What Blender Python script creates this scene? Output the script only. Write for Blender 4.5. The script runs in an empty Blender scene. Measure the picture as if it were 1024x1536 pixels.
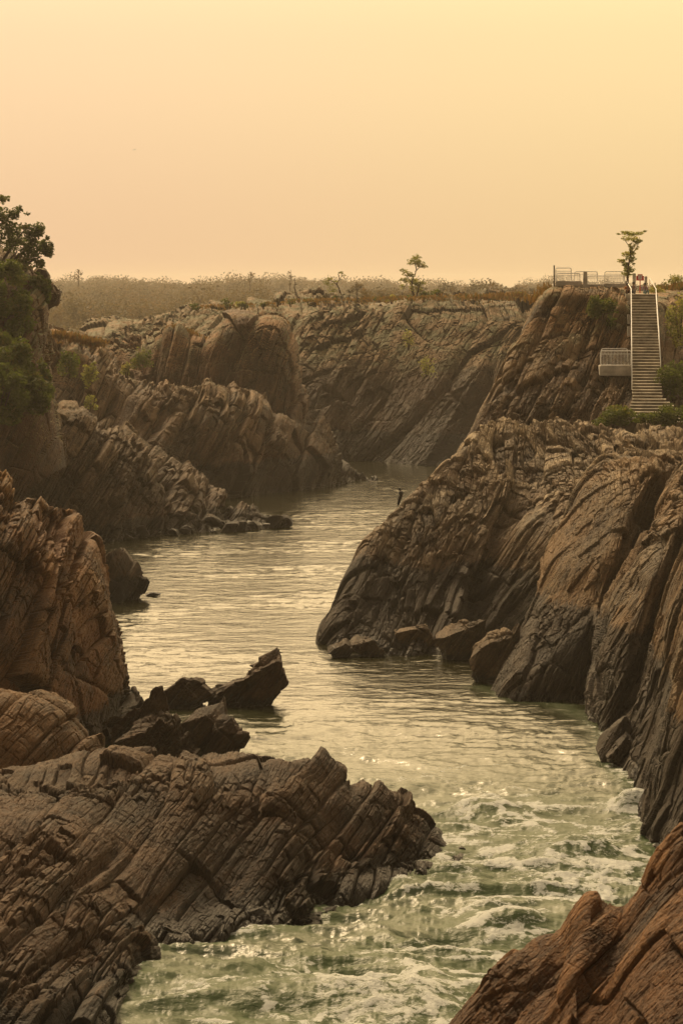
import bpy, bmesh, math, random
import numpy as np
from mathutils import Vector, Matrix

random.seed(7)
rng = np.random.default_rng(11)
scene = bpy.context.scene
COL = scene.collection

# ------------------------------------------------------------------ camera
F = 4267.0            # focal length in photo pixels (100 mm on a 36 mm tall frame)
CAMZ = 28.0
PITCH = math.atan(348.0 / F)
cp, sp_ = math.cos(PITCH), math.sin(PITCH)

cam_d = bpy.data.cameras.new('camera')
cam = bpy.data.objects.new('camera', cam_d)
COL.objects.link(cam)
cam.location = (0, 0, CAMZ)
cam.rotation_euler = (math.pi / 2 - PITCH, 0, 0)
cam_d.sensor_fit = 'VERTICAL'
cam_d.sensor_height = 36.0
cam_d.sensor_width = 24.0
cam_d.lens = 36.0 * F / 1536.0
cam_d.clip_start = 1.0
cam_d.clip_end = 20000
cam_d.dof.use_dof = True
cam_d.dof.focus_distance = 200
cam_d.dof.aperture_fstop = 3.5
scene.camera = cam


def P(px, py, D):
    """world point seen at a photo pixel at forward distance D"""
    a = (px - 512.0) / F
    b = -(py - 768.0) / F
    dy = cp + b * sp_
    dz = -sp_ + b * cp
    return (a * D / dy, D, CAMZ + dz * D / dy)


def Wt(px, py):
    """point of the water plane at a photo pixel"""
    b = -(py - 768.0) / F
    dy = cp + b * sp_
    dz = -sp_ + b * cp
    D = -CAMZ * dy / dz
    return P(px, py, D)


# ------------------------------------------------------------------ noise
def _h(ix, iy, iz, seed):
    n = (ix.astype(np.int64) * 374761393 + iy.astype(np.int64) * 668265263 + iz.astype(np.int64) * 2147483647 + seed * 1274126177) & 0xffffffff
    n = ((n ^ (n >> 13)) * 1274126177) & 0xffffffff
    n = ((n ^ (n >> 16)) * 2246822519) & 0xffffffff
    n = n ^ (n >> 15)
    return (n & 0xffffff) / float(0xffffff)


def vnoise(p, seed=0):
    """value noise, p (N,3) -> 0..1"""
    f = np.floor(p)
    t = p - f
    t = t * t * t * (t * (t * 6 - 15) + 10)
    i = f.astype(np.int64)
    out = 0
    for dx in (0, 1):
        wx = t[:, 0] if dx else 1 - t[:, 0]
        for dy in (0, 1):
            wy = t[:, 1] if dy else 1 - t[:, 1]
            for dz in (0, 1):
                wz = t[:, 2] if dz else 1 - t[:, 2]
                out = out + wx * wy * wz * _h(i[:, 0] + dx, i[:, 1] + dy, i[:, 2] + dz, seed)
    return out


def fbm(p, oct=4, seed=0, gain=0.5, lac=2.03):
    s = 0
    a = 1.0
    tot = 0
    q = p.copy()
    for o in range(oct):
        s = s + a * vnoise(q, seed + o * 17)
        tot += a
        a *= gain
        q = q * lac + 13.7
    return s / tot


def ihash(*a, seed=0):
    z = [x if x is not None else np.zeros_like(a[0]) for x in list(a) + [None] * (3 - len(a))]
    return _h(z[0], z[1], z[2], seed)


def smooth(e0, e1, x):
    t = np.clip((x - e0) / (e1 - e0), 0, 1)
    return t * t * (3 - 2 * t)


def frame_of(theta, k):
    """bedding plane whose trace climbs to the right at theta degrees"""
    th = math.radians(theta)
    n = np.array([math.sin(th), k, -math.cos(th)])
    n /= np.linalg.norm(n)
    e = np.array([math.cos(th), 0, math.sin(th)])
    e = e - n * np.dot(n, e)
    e /= np.linalg.norm(e)
    g = np.cross(n, e)
    return n, e, g


def strata(p, fr, th, lv, lw, seed, crack=0.1, tilt=0.6, warp=.22):
    """broken bedding: th thickness, lv, lw joint spacings. returns offset about 0..1 and ids"""
    n, e, g = fr
    wp = np.stack([vnoise(p / (th * 9), seed + 1), vnoise(p / (th * 9), seed + 2), vnoise(p / (th * 9), seed + 3)], 1) - .5
    q = p + wp * th * warp * 2
    u = q @ n / th
    u = u + (vnoise(np.stack([u * 0.45, q @ e / (lv * 4), q @ g / (lw * 4)], 1), seed + 5) - .5) * 1.9
    i = np.floor(u)
    fu = u - i
    v = (q @ e + .35 * (q @ n) * (ihash(i, seed=seed + 6) - .5)) / lv + 9.1 * ihash(i, seed=seed + 7)
    v = v + (vnoise(np.stack([v * 0.6, i, q @ g / lw * .5], 1), seed + 8) - .5) * 1.3
    j = np.floor(v)
    fv = v - j
    w = q @ g / lw + 9.1 * ihash(i, j, seed=seed + 9)
    w = w + (vnoise(np.stack([w * .6, i, j], 1), seed + 10) - .5) * 1.2
    k = np.floor(w)
    fw = w - k
    h = ihash(i, j, k, seed=seed + 11)
    hl = ihash(i, seed=seed + 12)
    tu = ihash(i, j, k, seed=seed + 13) - 0.25
    tv = ihash(i, j, k, seed=seed + 14) - 0.5
    tw = ihash(i, j, k, seed=seed + 15) - 0.5
    off = 0.6 * h + 0.4 * hl - tilt * (1.2 * tu * (fu - .5) + tv * (fv - .5) + tw * (fw - .5))
    d = np.minimum(np.minimum(fu, 1 - fu), np.minimum(np.minimum(fv, 1 - fv) * lv / th, np.minimum(fw, 1 - fw) * lw / th))
    cr = np.exp(-(d / 0.07) ** 2) * (.25 + .75 * ihash(i + np.round(fu), j, seed=seed + 16))
    return off - crack * cr * 2.4, hl, h


def rock_disp(p, fr, s, seed, amp=1.0, fine=1.0, blocky=1.0, ratio=1.0, relief=1.0, broken=0.0):
    """metres of outward offset at rock scale s, and colour ids"""
    big = (fbm(p / (s * 9), 2, seed) - .5) * 2.2 * s * relief
    n, e, g = fr
    q = p + (np.stack([vnoise(p / (s * 14), seed + 21), vnoise(p / (s * 14), seed + 22), vnoise(p / (s * 14), seed + 23)], 1) - .5) * s * 2
    gl = 1 - np.abs(2 * vnoise(np.stack([q @ n / (s * 2.6), q @ e / (s * 26), q @ g / (s * 16)], 1), seed + 24) - 1)
    gm = smooth(.4, .65, vnoise(p / (s * 6), seed + 26))
    big = big - s * relief * gm * 3.4 * np.clip(gl - .66, 0, 1)
    a, h1, b1 = strata(p, fr, s * 1.7, s * 6.5 * ratio, s * 5.5, seed + 40, crack=.14, tilt=.8)
    c, h2, b2 = strata(p, fr, s * .62, s * 2.6 * ratio, s * 2.2, seed + 60, crack=.20)
    d, h3, b3 = strata(p, fr, s * .24, s * 1.1 * ratio, s * .9, seed + 80, crack=.28)
    e_, h4, b4 = strata(p, fr, s * .10, s * .5 * ratio, s * .4, seed + 85, crack=.2)
    m = np.maximum(smooth(.38, .62, vnoise(p / (s * 6), seed + 91)), broken)
    m2 = smooth(.38, .62, vnoise(p / (s * 4), seed + 92)) * (.35 + .65 * m)
    rough = fbm(p / (s * .4), 4, seed + 95, gain=.6) - .5
    off = big + s * (blocky * 1.25 * (a - .5) + blocky * (.12 + .70 * m) * (c - .5) + fine * (.06 + .32 * m2) * (d - .5) + fine * .09 * (e_ - .5) + 0.09 * rough)
    return off * amp, h1 * .4 + h2 * .35 + h3 * .25, b1 * .4 + b2 * .35 + b3 * .25


# ------------------------------------------------------------------ mesh building
def grid_mesh(name, V, nu, nv, mat, attrs=None, smooth_shade=False, parent=None):
    me = bpy.data.meshes.new(name)
    V = V.reshape(nv * nu, 3)
    me.vertices.add(nv * nu)
    me.vertices.foreach_set('co', V.astype(np.float32).ravel())
    a = (np.arange(nv - 1)[:, None] * nu + np.arange(nu - 1)[None, :]).ravel()
    quads = np.stack([a, a + 1, a + nu + 1, a + nu], 1).astype(np.int32)
    nf = len(quads)
    me.loops.add(nf * 4)
    me.loops.foreach_set('vertex_index', quads.ravel())
    me.polygons.add(nf)
    me.polygons.foreach_set('loop_start', np.arange(nf, dtype=np.int32) * 4)
    me.polygons.foreach_set('loop_total', np.full(nf, 4, dtype=np.int32))
    me.polygons.foreach_set('use_smooth', np.full(nf, smooth_shade))
    if attrs:
        for k, arr in attrs.items():
            at = me.attributes.new(k, 'FLOAT', 'POINT')
            at.data.foreach_set('value', arr.astype(np.float32).ravel())
    me.update()
    me.validate()
    me.materials.append(mat)
    o = bpy.data.objects.new(name, me)
    COL.objects.link(o)
    o.parent = parent
    return o


def poly_mesh(name, verts, faces, mat, parent=None, smooth_shade=False, attrs=None):
    me = bpy.data.meshes.new(name)
    me.from_pydata([tuple(v) for v in verts], [], [tuple(f) for f in faces])
    me.update()
    if smooth_shade:
        me.polygons.foreach_set('use_smooth', np.full(len(me.polygons), True))
    if attrs:
        for k, arr in attrs.items():
            at = me.attributes.new(k, 'FLOAT', 'POINT')
            at.data.foreach_set('value', np.asarray(arr, np.float32).ravel())
    me.materials.append(mat)
    o = bpy.data.objects.new(name, me)
    COL.objects.link(o)
    o.parent = parent
    return o


def quads_mesh(name, Q, mat, parent=None, attrs=None):
    """Q (N,4,3) loose quads"""
    n = len(Q)
    me = bpy.data.meshes.new(name)
    me.vertices.add(n * 4)
    me.vertices.foreach_set('co', Q.astype(np.float32).ravel())
    me.loops.add(n * 4)
    me.loops.foreach_set('vertex_index', np.arange(n * 4, dtype=np.int32))
    me.polygons.add(n)
    me.polygons.foreach_set('loop_start', np.arange(n, dtype=np.int32) * 4)
    me.polygons.foreach_set('loop_total', np.full(n, 4, dtype=np.int32))
    if attrs:
        for k, arr in attrs.items():
            at = me.attributes.new(k, 'FLOAT', 'POINT')
            at.data.foreach_set('value', np.repeat(arr, 4).astype(np.float32))
    me.update()
    me.materials.append(mat)
    o = bpy.data.objects.new(name, me)
    COL.objects.link(o)
    o.parent = parent
    return o


def tag(o, label=None, cat=None, group=None, kind=None):
    if label:
        o['label'] = label
    if cat:
        o['category'] = cat
    if group:
        o['group'] = group
    if kind:
        o['kind'] = kind
    return o


def empty(name, loc=(0, 0, 0)):
    o = bpy.data.objects.new(name, None)
    o.location = loc
    COL.objects.link(o)
    return o


def catmull(A, n):
    """resample A (k, ..., 3) along axis 0 to n samples"""
    k = A.shape[0]
    t = np.linspace(0, k - 1, n)
    i = np.clip(np.floor(t).astype(int), 0, k - 2)
    f = (t - i).reshape((-1,) + (1,) * (A.ndim - 1))
    p0 = A[np.clip(i - 1, 0, k - 1)]
    p1 = A[i]
    p2 = A[i + 1]
    p3 = A[np.clip(i + 2, 0, k - 1)]
    c = 0.42
    m1 = c * (p2 - p0)
    m2 = c * (p3 - p1)
    return (2 * f ** 3 - 3 * f ** 2 + 1) * p1 + (f ** 3 - 2 * f ** 2 + f) * m1 + (-2 * f ** 3 + 3 * f ** 2) * p2 + (f ** 3 - f ** 2) * m2


def cols_to_grid(cols, foot=True, back=None):
    G = []
    for c in cols:
        pts = []
        for k, q in enumerate(c):
            pts.append(Wt(*q) if len(q) == 2 else P(*q))
        if foot:
            x, y, z = pts[0]
            pts = [(x, y - .4, z - 3.5)] + pts
        if back is not None:
            x, y, z = pts[-1]
            pts = pts + [(x, y + back[0], z + back[1])]
        G.append(pts)
    return np.array(G)          # (ncol, nrow, 3)


def patch(name, cols, fr, s, seed, mat, px=1.5, foot=True, back=None, amp=1.0, fine=1.0, blocky=1.0, edit=None, bias=0.0, nmax=900, grass=0.0, ratio=1.0, relief=1.0, broken=0.0):
    G = cols_to_grid(cols, foot, back)
    # sizes in output pixels
    Y = np.maximum(G[..., 1], 30)
    sc = 2 / 3 * F / Y
    du = np.linalg.norm(np.diff(G, axis=0), axis=2) * .5 * (sc[1:] + sc[:-1])
    dv = np.linalg.norm(np.diff(G, axis=1), axis=2) * .5 * (sc[:, 1:] + sc[:, :-1])
    nu = int(min(nmax, max(20, np.percentile(du.sum(0), 75) / px)))
    nv = int(min(nmax, max(20, np.percentile(dv.sum(1), 75) / px)))
    A = catmull(G, nu)                       # (nu, nrow, 3)
    A = catmull(np.transpose(A, (1, 0, 2)), nv)   # (nv, nu, 3)
    du = np.gradient(A, axis=1)
    dv = np.gradient(A, axis=0)
    N = np.cross(du, dv)
    N /= np.linalg.norm(N, axis=2, keepdims=True) + 1e-9
    for _ in range(3):                      # soften the normals so plates step cleanly
        N[1:-1, 1:-1] = (N[1:-1, 1:-1] * 2 + N[:-2, 1:-1] + N[2:, 1:-1] + N[1:-1, :-2] + N[1:-1, 2:])
        N /= np.linalg.norm(N, axis=2, keepdims=True) + 1e-9
    p = A.reshape(-1, 3)
    off, lay, blk = rock_disp(p, fr, s, seed, amp, fine, blocky, ratio, relief, broken)
    off = off + bias
    off = off.reshape(nv, nu, 1)
    if edit is not None:
        off = off * edit(A)
    V = A + N * off
    g = np.zeros(nu * nv)
    return grid_mesh(name, V, nu, nv, mat, {'lay': lay, 'blk': blk, 'gr': np.full(nu * nv, grass)})


# ------------------------------------------------------------------ materials
class NT:
    def __init__(self, name):
        self.m = bpy.data.materials.new(name)
        self.m.use_nodes = True
        self.t = self.m.node_tree
        self.t.nodes.clear()
        self.out = self.t.nodes.new('ShaderNodeOutputMaterial')

    def n(self, typ, **kw):
        nd = self.t.nodes.new(typ)
        ins = kw.pop('ins', {})
        for k, v in kw.items():
            setattr(nd, k, v)
        for k, v in ins.items():
            self.set(nd.inputs[k], v)
        return nd

    def set(self, sock, v):
        if isinstance(v, bpy.types.NodeSocket):
            self.t.links.new(v, sock)
        elif isinstance(v, bpy.types.Node):
            self.t.links.new(v.outputs[0], sock)
        else:
            sock.default_value = v

    def mix(self, fac, a, b, mode='MIX'):
        nd = self.t.nodes.new('ShaderNodeMix')
        nd.data_type = 'RGBA'
        nd.blend_type = mode
        nd.clamp_factor = True
        self.set(nd.inputs[0], fac)
        self.set(nd.inputs[6], a)
        self.set(nd.inputs[7], b)
        return nd.outputs[2]

    def math(self, op, a, b=0.0, c=None, clamp=False):
        nd = self.t.nodes.new('ShaderNodeMath')
        nd.operation = op
        nd.use_clamp = clamp
        self.set(nd.inputs[0], a)
        self.set(nd.inputs[1], b)
        if c is not None:
            self.set(nd.inputs[2], c)
        return nd.outputs[0]

    def ramp(self, fac, lo, hi, a=0.0, b=1.0):
        nd = self.t.nodes.new('ShaderNodeMapRange')
        nd.interpolation_type = 'SMOOTHSTEP'
        self.set(nd.inputs[0], fac)
        nd.inputs[1].default_value = lo
        nd.inputs[2].default_value = hi
        nd.inputs[3].default_value = a
        nd.inputs[4].default_value = b
        return nd.outputs[0]

    def noise(self, vec, scale, detail=4, rough=.55, dist=0.0):
        nd = self.t.nodes.new('ShaderNodeTexNoise')
        self.set(nd.inputs['Vector'], vec)
        nd.inputs['Scale'].default_value = scale
        nd.inputs['Detail'].default_value = detail
        nd.inputs['Roughness'].default_value = rough
        nd.inputs['Distortion'].default_value = dist
        return nd.outputs[0]


def c4(r, g, b):
    return (r, g, b, 1)


def rock_mat(name, fr, pale, mid, dark, ochre, stain=5.6, grass=None, grass_z=12, ochre_amt=.5, fs=1.0, palez=(7, 16), rough=.72, tint=(.64, .51, .345), grass_t=.52):
    """layered rock; fr bedding frame; high water stain below stain metres"""
    G_ = (tint[0] * .88, tint[1] * .83, tint[2] * .72)
    K_ = (1.3, .80, .45, .8)
    pale, mid, dark, ochre = [tuple(c[i] * G_[i] * k_ for i in range(3)) + (1,) for c, k_ in zip((pale, mid, dark, ochre), K_)]
    T = NT(name)
    geo = T.n('ShaderNodeNewGeometry')
    pos = geo.outputs['Position']
    n, e, g = fr
    # coordinates along bedding: (u*k, v, w)
    def dot(vec):
        d = T.n('ShaderNodeVectorMath', operation='DOT_PRODUCT')
        T.set(d.inputs[0], pos)
        d.inputs[1].default_value = tuple(vec)
        return d.outputs['Value']
    cmb = T.n('ShaderNodeCombineXYZ')
    T.set(cmb.inputs[0], T.math('MULTIPLY', dot(n), 3.2))
    T.set(cmb.inputs[1], T.math('MULTIPLY', dot(e), .35))
    T.set(cmb.inputs[2], T.math('MULTIPLY', dot(g), .5))
    bed = cmb.outputs[0]
    lay = T.n('ShaderNodeAttribute', attribute_name='lay').outputs['Fac']
    blk = T.n('ShaderNodeAttribute', attribute_name='blk').outputs['Fac']
    n1 = T.noise(bed, .55 * fs, 5, .6, .3)
    n2 = T.noise(bed, 2.6 * fs, 5, .65, .2)
    n3 = T.noise(pos, .12 * fs, 4, .55)
    n4 = T.noise(pos, .5 * fs, 6, .65)
    n5 = T.noise(pos, 7.0 * fs, 5, .7)
    sep = T.n('ShaderNodeSeparateXYZ')
    T.set(sep.inputs[0], pos)
    z = sep.outputs[2]
    f = T.math('ADD', T.math('MULTIPLY', n1, .7), T.math('ADD', T.math('MULTIPLY', lay, .35), T.math('MULTIPLY', n4, .5)))
    f = T.ramp(f, .5, 1.08)
    colr = T.mix(f, dark, mid)
    pz = T.ramp(T.math('ADD', z, T.math('MULTIPLY', T.math('SUBTRACT', n3, .5), 12)), palez[0], palez[1])
    pf = T.ramp(T.math('ADD', T.math('MULTIPLY', n2, .6), T.math('MULTIPLY', blk, .45)), .42, .78)
    colr = T.mix(T.math('MULTIPLY', pf, T.math('MULTIPLY_ADD', pz, .8, .2)), colr, pale)
    oc = T.ramp(T.math('ADD', n3, T.math('MULTIPLY', T.math('SUBTRACT', n2, .5), .5)), .42, .62)
    colr = T.mix(T.math('MULTIPLY', oc, ochre_amt), colr, ochre)
    vn = T.ramp(T.math('ADD', T.noise(pos, .33 * fs, 5, .6, .8), T.math('MULTIPLY', T.math('SUBTRACT', n2, .5), .35)), .53, .60)
    colr = T.mix(T.math('MULTIPLY', vn, .42), colr, T.mix(1.0, colr, c4(.30, .30, .34), 'MULTIPLY'))
    grain = T.ramp(n5, .25, .75, .62, 1.35)
    colr = T.mix(1.0, colr, T.n('ShaderNodeCombineColor', ins={0: grain, 1: grain, 2: grain}), 'MULTIPLY')
    if grass is not None:
        nz = T.n('ShaderNodeSeparateXYZ')
        T.set(nz.inputs[0], geo.outputs['Normal'])
        up = T.ramp(nz.outputs[2], .25, .7)
        gm = T.ramp(T.math('ADD', T.noise(pos, .09, 5, .6), T.math('MULTIPLY', n4, .25)), grass_t, grass_t + .13)
        gz = T.ramp(T.math('ADD', z, T.math('MULTIPLY', n4, 4)), grass_z, grass_z + 6)
        gf = T.math('MULTIPLY', T.math('MULTIPLY', up, gz), gm)
        gcol = T.mix(T.ramp(T.noise(pos, .35, 4), .4, .62), grass[0], grass[1])
        colr = T.mix(gf, colr, gcol)
    # high-water stain: dark varnish on the rock below a wavering line, drips along the face
    zz = T.math('ADD', z, T.math('MULTIPLY', T.math('SUBTRACT', T.noise(pos, .22, 3), .5), 2.2))
    zz = T.math('ADD', zz, T.math('MULTIPLY', T.math('SUBTRACT', n2, .5), 1.6))
    st = T.ramp(zz, stain - .3, stain + .3, 1.0, 0.0)
    stc = T.mix(1.0, colr, c4(.24, .25, .30), 'MULTIPLY')
    colr = T.mix(st, colr, stc)
    wet = T.ramp(zz, .2, 1.0, 1.0, 0.0)
    colr = T.mix(wet, colr, T.mix(1.0, colr, c4(.5, .5, .5), 'MULTIPLY'))
    # bump
    bh = T.math('ADD', T.math('MULTIPLY', n5, .05), T.math('ADD', T.math('MULTIPLY', n2, .18), T.math('MULTIPLY', n4, .12)))
    bmp = T.n('ShaderNodeBump', ins={'Strength': .9, 'Distance': 1.0, 'Height': bh})
    bs = T.n('ShaderNodeBsdfPrincipled', ins={'Base Color': colr, 'Roughness': T.math('MULTIPLY_ADD', wet, -.35, rough), 'Normal': bmp})
    bs.inputs['Specular IOR Level'].default_value = .35
    T.set(T.out.inputs['Surface'], bs)
    return T.m


def simple_mat(name, col, rough=.7, var=.25, scale=3.0, metallic=0.0, bump=0.0):
    T = NT(name)
    geo = T.n('ShaderNodeTexCoord')
    n1 = T.noise(geo.outputs['Object'], scale, 5, .6)
    f = T.ramp(n1, .3, .7, 1 - var, 1 + var)
    colr = T.mix(1.0, col, T.n('ShaderNodeCombineColor', ins={0: f, 1: f, 2: f}), 'MULTIPLY')
    bs = T.n('ShaderNodeBsdfPrincipled', ins={'Base Color': colr, 'Roughness': rough, 'Metallic': metallic})
    if bump:
        b = T.n('ShaderNodeBump', ins={'Strength': bump, 'Distance': .05, 'Height': n1})
        T.set(bs.inputs['Normal'], b)
    T.set(T.out.inputs['Surface'], bs)
    return T.m


def leaf_mat(name, a, b, c):
    T = NT(name)
    v = T.n('ShaderNodeAttribute', attribute_name='hue').outputs['Fac']
    col = T.mix(T.ramp(v, 0, .55), a, b)
    col = T.mix(T.ramp(v, .7, 1.0), col, c)
    d = T.n('ShaderNodeBsdfPrincipled', ins={'Base Color': col, 'Roughness': .6})
    d.inputs['Specular IOR Level'].default_value = .25
    tr = T.n('ShaderNodeBsdfTranslucent', ins={'Color': col})
    mx = T.n('ShaderNodeMixShader', ins={0: .5, 1: d, 2: tr})
    T.set(T.out.inputs['Surface'], mx)
    return T.m


FR_B = frame_of(52, -.10)      # foreground left ledge
FR_C = frame_of(62, .05)
FR_N = frame_of(56, .05)
FR_O = frame_of(62, .05)
FR_M = frame_of(60, .0)
FR_H = frame_of(58, .05)
FR_I = frame_of(62, .05)
FR_J = frame_of(54, .05)

DRY = (c4(.20, .095, .028), c4(.09, .075, .024))
M_B = rock_mat('rock_near_left', FR_B, c4(.27, .20, .15), c4(.17, .10, .055), c4(.07, .042, .028), c4(.26, .13, .05), stain=1.2, ochre_amt=.45, fs=1.3, palez=(3, 9), tint=(.50, .42, .27))
M_C = rock_mat('rock_slab_left', FR_C, c4(.46, .33, .19), c4(.24, .14, .065), c4(.085, .045, .025), c4(.32, .15, .05), stain=2.5, ochre_amt=.5, fs=1.1, palez=(6, 14), tint=(.66, .52, .29))
M_D = rock_mat('rock_orange', FR_B, c4(.36, .25, .15), c4(.25, .15, .075), c4(.14, .08, .04), c4(.32, .17, .065), stain=-2, ochre_amt=.6, fs=1.0, tint=(.62, .51, .28))
M_A = rock_mat('rock_rust', frame_of(50, -.3), c4(.34, .21, .11), c4(.26, .145, .065), c4(.12, .065, .03), c4(.36, .20, .08), stain=-2, ochre_amt=.5, fs=1.4, tint=(.58, .43, .20))
M_N = rock_mat('rock_marble', FR_N, c4(.50, .45, .40), c4(.26, .20, .145), c4(.10, .07, .05), c4(.24, .125, .05), stain=5.8, ochre_amt=.35, palez=(6, 13), grass=(c4(.2, .12, .04), c4(.09, .09, .03)), grass_z=17, tint=(.72, .66, .55))
M_O = rock_mat('rock_buttress', FR_O, c4(.46, .41, .35), c4(.27, .20, .135), c4(.14, .10, .07), c4(.32, .19, .075), stain=5.8, ochre_amt=.6, palez=(9, 17), tint=(.74, .66, .52))
M_M = rock_mat('rock_stair_cliff', FR_M, c4(.40, .33, .26), c4(.22, .155, .10), c4(.08, .048, .028), c4(.22, .11, .04), stain=-5, ochre_amt=.35, palez=(12, 20), grass=(c4(.24, .12, .035), c4(.10, .09, .03)), grass_z=21, tint=(.58, .49, .35), grass_t=.47)
M_H = rock_mat('rock_blocky', FR_H, c4(.33, .26, .20), c4(.19, .125, .08), c4(.075, .045, .03), c4(.22, .10, .035), stain=2.0, ochre_amt=.3, palez=(3, 12), grass=DRY, grass_z=13, tint=(.50, .43, .31))
M_H2 = rock_mat('rock_shelf', FR_I, c4(.36, .28, .21), c4(.20, .125, .075), c4(.075, .045, .028), c4(.24, .11, .035), stain=4.4, ochre_amt=.4, palez=(6, 13), grass=DRY, grass_z=14, tint=(.52, .44, .31), grass_t=.48)
M_I = rock_mat('rock_hill', FR_I, c4(.22, .15, .10), c4(.13, .075, .04), c4(.07, .038, .022), c4(.24, .095, .03), stain=4.6, ochre_amt=.45, palez=(4, 18), grass=DRY, grass_z=15, fs=.8, tint=(.48, .38, .235), grass_t=.46)
M_J = rock_mat('rock_far', FR_J, c4(.09, .065, .042), c4(.095, .062, .034), c4(.06, .038, .02), c4(.16, .08, .03), stain=4.6, ochre_amt=.5, palez=(4, 22), grass=(c4(.15, .085, .028), c4(.075, .07, .022)), grass_z=13, fs=.6, tint=(.48, .38, .235), grass_t=.40)
M_K = rock_mat('rock_left_crag', FR_I, c4(.24, .15, .08), c4(.16, .08, .035), c4(.06, .03, .018), c4(.24, .10, .03), stain=-5, ochre_amt=.5, palez=(10, 24), grass=(c4(.16, .10, .03), c4(.07, .075, .02)), grass_z=10, tint=(.5, .4, .25))

# ------------------------------------------------------------------ right bank
def hide(col, dpx, dD, dy=0):
    out = []
    for q in col:
        D = q[2] if len(q) == 3 else Wt(*q)[1]
        x, y, z = P(q[0], q[1], D)
        s = (D + dD) / D
        # keep the height, move sideways and back
        X = x + dpx * D / F
        Y = D + dD
        # back to pixel form
        a = X / Y
        tz = (z - CAMZ) / Y
        # solve pixel for direction (a', 1, tz)
        den = cp - sp_ * tz
        b = (tz * cp + sp_) / (cp - sp_ * tz) if abs(cp - sp_ * tz) > 1e-9 else 0
        py = 768 - b * F
        dyy = cp + b * sp_
        px = 512 + a * dyy * F
        out.append((px, py, Y))
    return out


def thing_rock(name, label, cat='rock', **kw):
    pass


N_cols = [
    [(600, 890), (640, 800, 262), (680, 745, 266), (710, 710, 268), (735, 685, 269), (770, 660, 270), (800, 645, 272), (830, 640, 280)],
    [(483, 958), (508, 900, 224), (552, 812, 229), (600, 757, 234), (645, 710, 239), (690, 670, 244), (745, 632, 250), (775, 634, 262)],
    [(530, 975), (562, 900, 219), (612, 800, 226), (662, 740, 232), (705, 695, 238), (745, 660, 243), (785, 634, 249), (800, 634, 262)],
    [(590, 984), (618, 900, 218), (660, 800, 225), (705, 735, 231), (745, 690, 237), (778, 658, 242), (815, 636, 248), (825, 636, 262)],
    [(640, 983), (665, 900, 218), (705, 800, 224), (748, 733, 230), (782, 690, 236), (810, 658, 242), (840, 636, 248), (850, 636, 262)],
    [(700, 968), (722, 880, 222), (748, 800, 226), (785, 730, 230), (818, 685, 235), (845, 657, 241), (875, 640, 248), (885, 640, 262)],
    [(790, 985), (795, 880, 215), (812, 800, 218), (838, 740, 223), (866, 700, 229), (896, 668, 236), (930, 645, 246), (940, 644, 262)],
    [(860, 1000), (860, 880, 209), (875, 800, 212), (900, 740, 217), (930, 703, 223), (960, 674, 232), (1000, 650, 244), (1010, 648, 262)],
    [(1060, 1010), (1060, 880, 206), (1070, 800, 209), (1080, 740, 213), (1090, 700, 221), (1100, 675, 231), (1110, 655, 242), (1120, 650, 262)],
]
o = patch('cliff', N_cols, FR_N, 1.1, 100, M_N, back=(8, -4), px=1.05, amp=.85, edit=lambda A: (.6 + .4 * smooth(0, 5, A[..., 0] - (.0265 * 0 - 1.5 + (A[..., 1] - 221) * .45)))[..., None], ratio=4.0, blocky=1.1, relief=.45, fine=1.4, broken=.75)
tag(o, 'ribbed grey-topped cliff leaning over the far right bend of the river', 'cliff')
_v = np.empty(len(o.data.vertices) * 3, np.float32)
o.data.vertices.foreach_get('co', _v)
_v = _v.reshape(-1, 3)
_dz = (_v[:, 2] - CAMZ)
_den = cp * _v[:, 1] - sp_ * _dz
_py = 768 - F * (sp_ * _v[:, 1] + cp * _dz) / _den
_px = 512 + F * _v[:, 0] / _den
_m = np.where(np.abs(_py - 756) < 1.5)[0]
EDGE = _v[_m[np.argmin(_px[_m])]]
print('EDGE', EDGE, _px[_m].min())

o1 = [(735, 1030), (775, 955, 198), (805, 890, 201), (818, 840, 203), (840, 785, 206), (868, 735, 209), (905, 692, 213), (930, 680, 226)]
o2 = [(770, 1050), (810, 965, 192), (850, 890, 195), (868, 840, 197), (890, 785, 200), (915, 735, 203), (945, 692, 208), (965, 680, 222)]
o3 = [(830, 1052), (868, 965, 189), (900, 890, 192), (918, 840, 194), (938, 785, 197), (960, 735, 200), (985, 697, 205), (1005, 682, 220)]
o4 = [(875, 1052), (893, 985, 190), (918, 900, 195), (942, 840, 198), (965, 785, 201), (985, 737, 204), (1005, 702, 208), (1020, 684, 220)]
o = patch('cliff', [hide(o1, 30, 12), o1, o2, o3, o4, hide(o4, 60, 10)], FR_O, .95, 200, M_O, back=(8, -4), px=1.15, amp=.75, blocky=.8, ratio=3, fine=1.5, broken=.5, relief=.6)
tag(o, 'tan buttress with a dark water stain, left of the tallest grey right-hand wall', 'cliff')
p1 = [(878, 1075), (895, 985, 184), (917, 900, 187), (947, 840, 190), (977, 785, 193), (1002, 742, 196), (1026, 708, 201), (1042, 690, 215)]
p2 = [(905, 1098), (935, 990, 177), (965, 900, 180), (990, 840, 182), (1015, 785, 185), (1037, 742, 188), (1057, 716, 193), (1072, 697, 210)]
p3 = [(935, 1090), (962, 1000, 180), (985, 930, 183), (1008, 860, 185), (1032, 800, 188), (1052, 750, 190), (1072, 722, 194), (1092, 702, 210)]
q1 = [(914, 1140), (945, 1080, 167), (975, 990, 169), (1000, 910, 171), (1030, 830, 173), (1055, 770, 176), (1080, 737, 181), (1110, 712, 200)]
q2 = [(947, 1185), (972, 1090, 158), (1002, 990, 160), (1026, 910, 162), (1055, 830, 164), (1080, 780, 167), (1110, 747, 172), (1140, 722, 195)]
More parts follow.
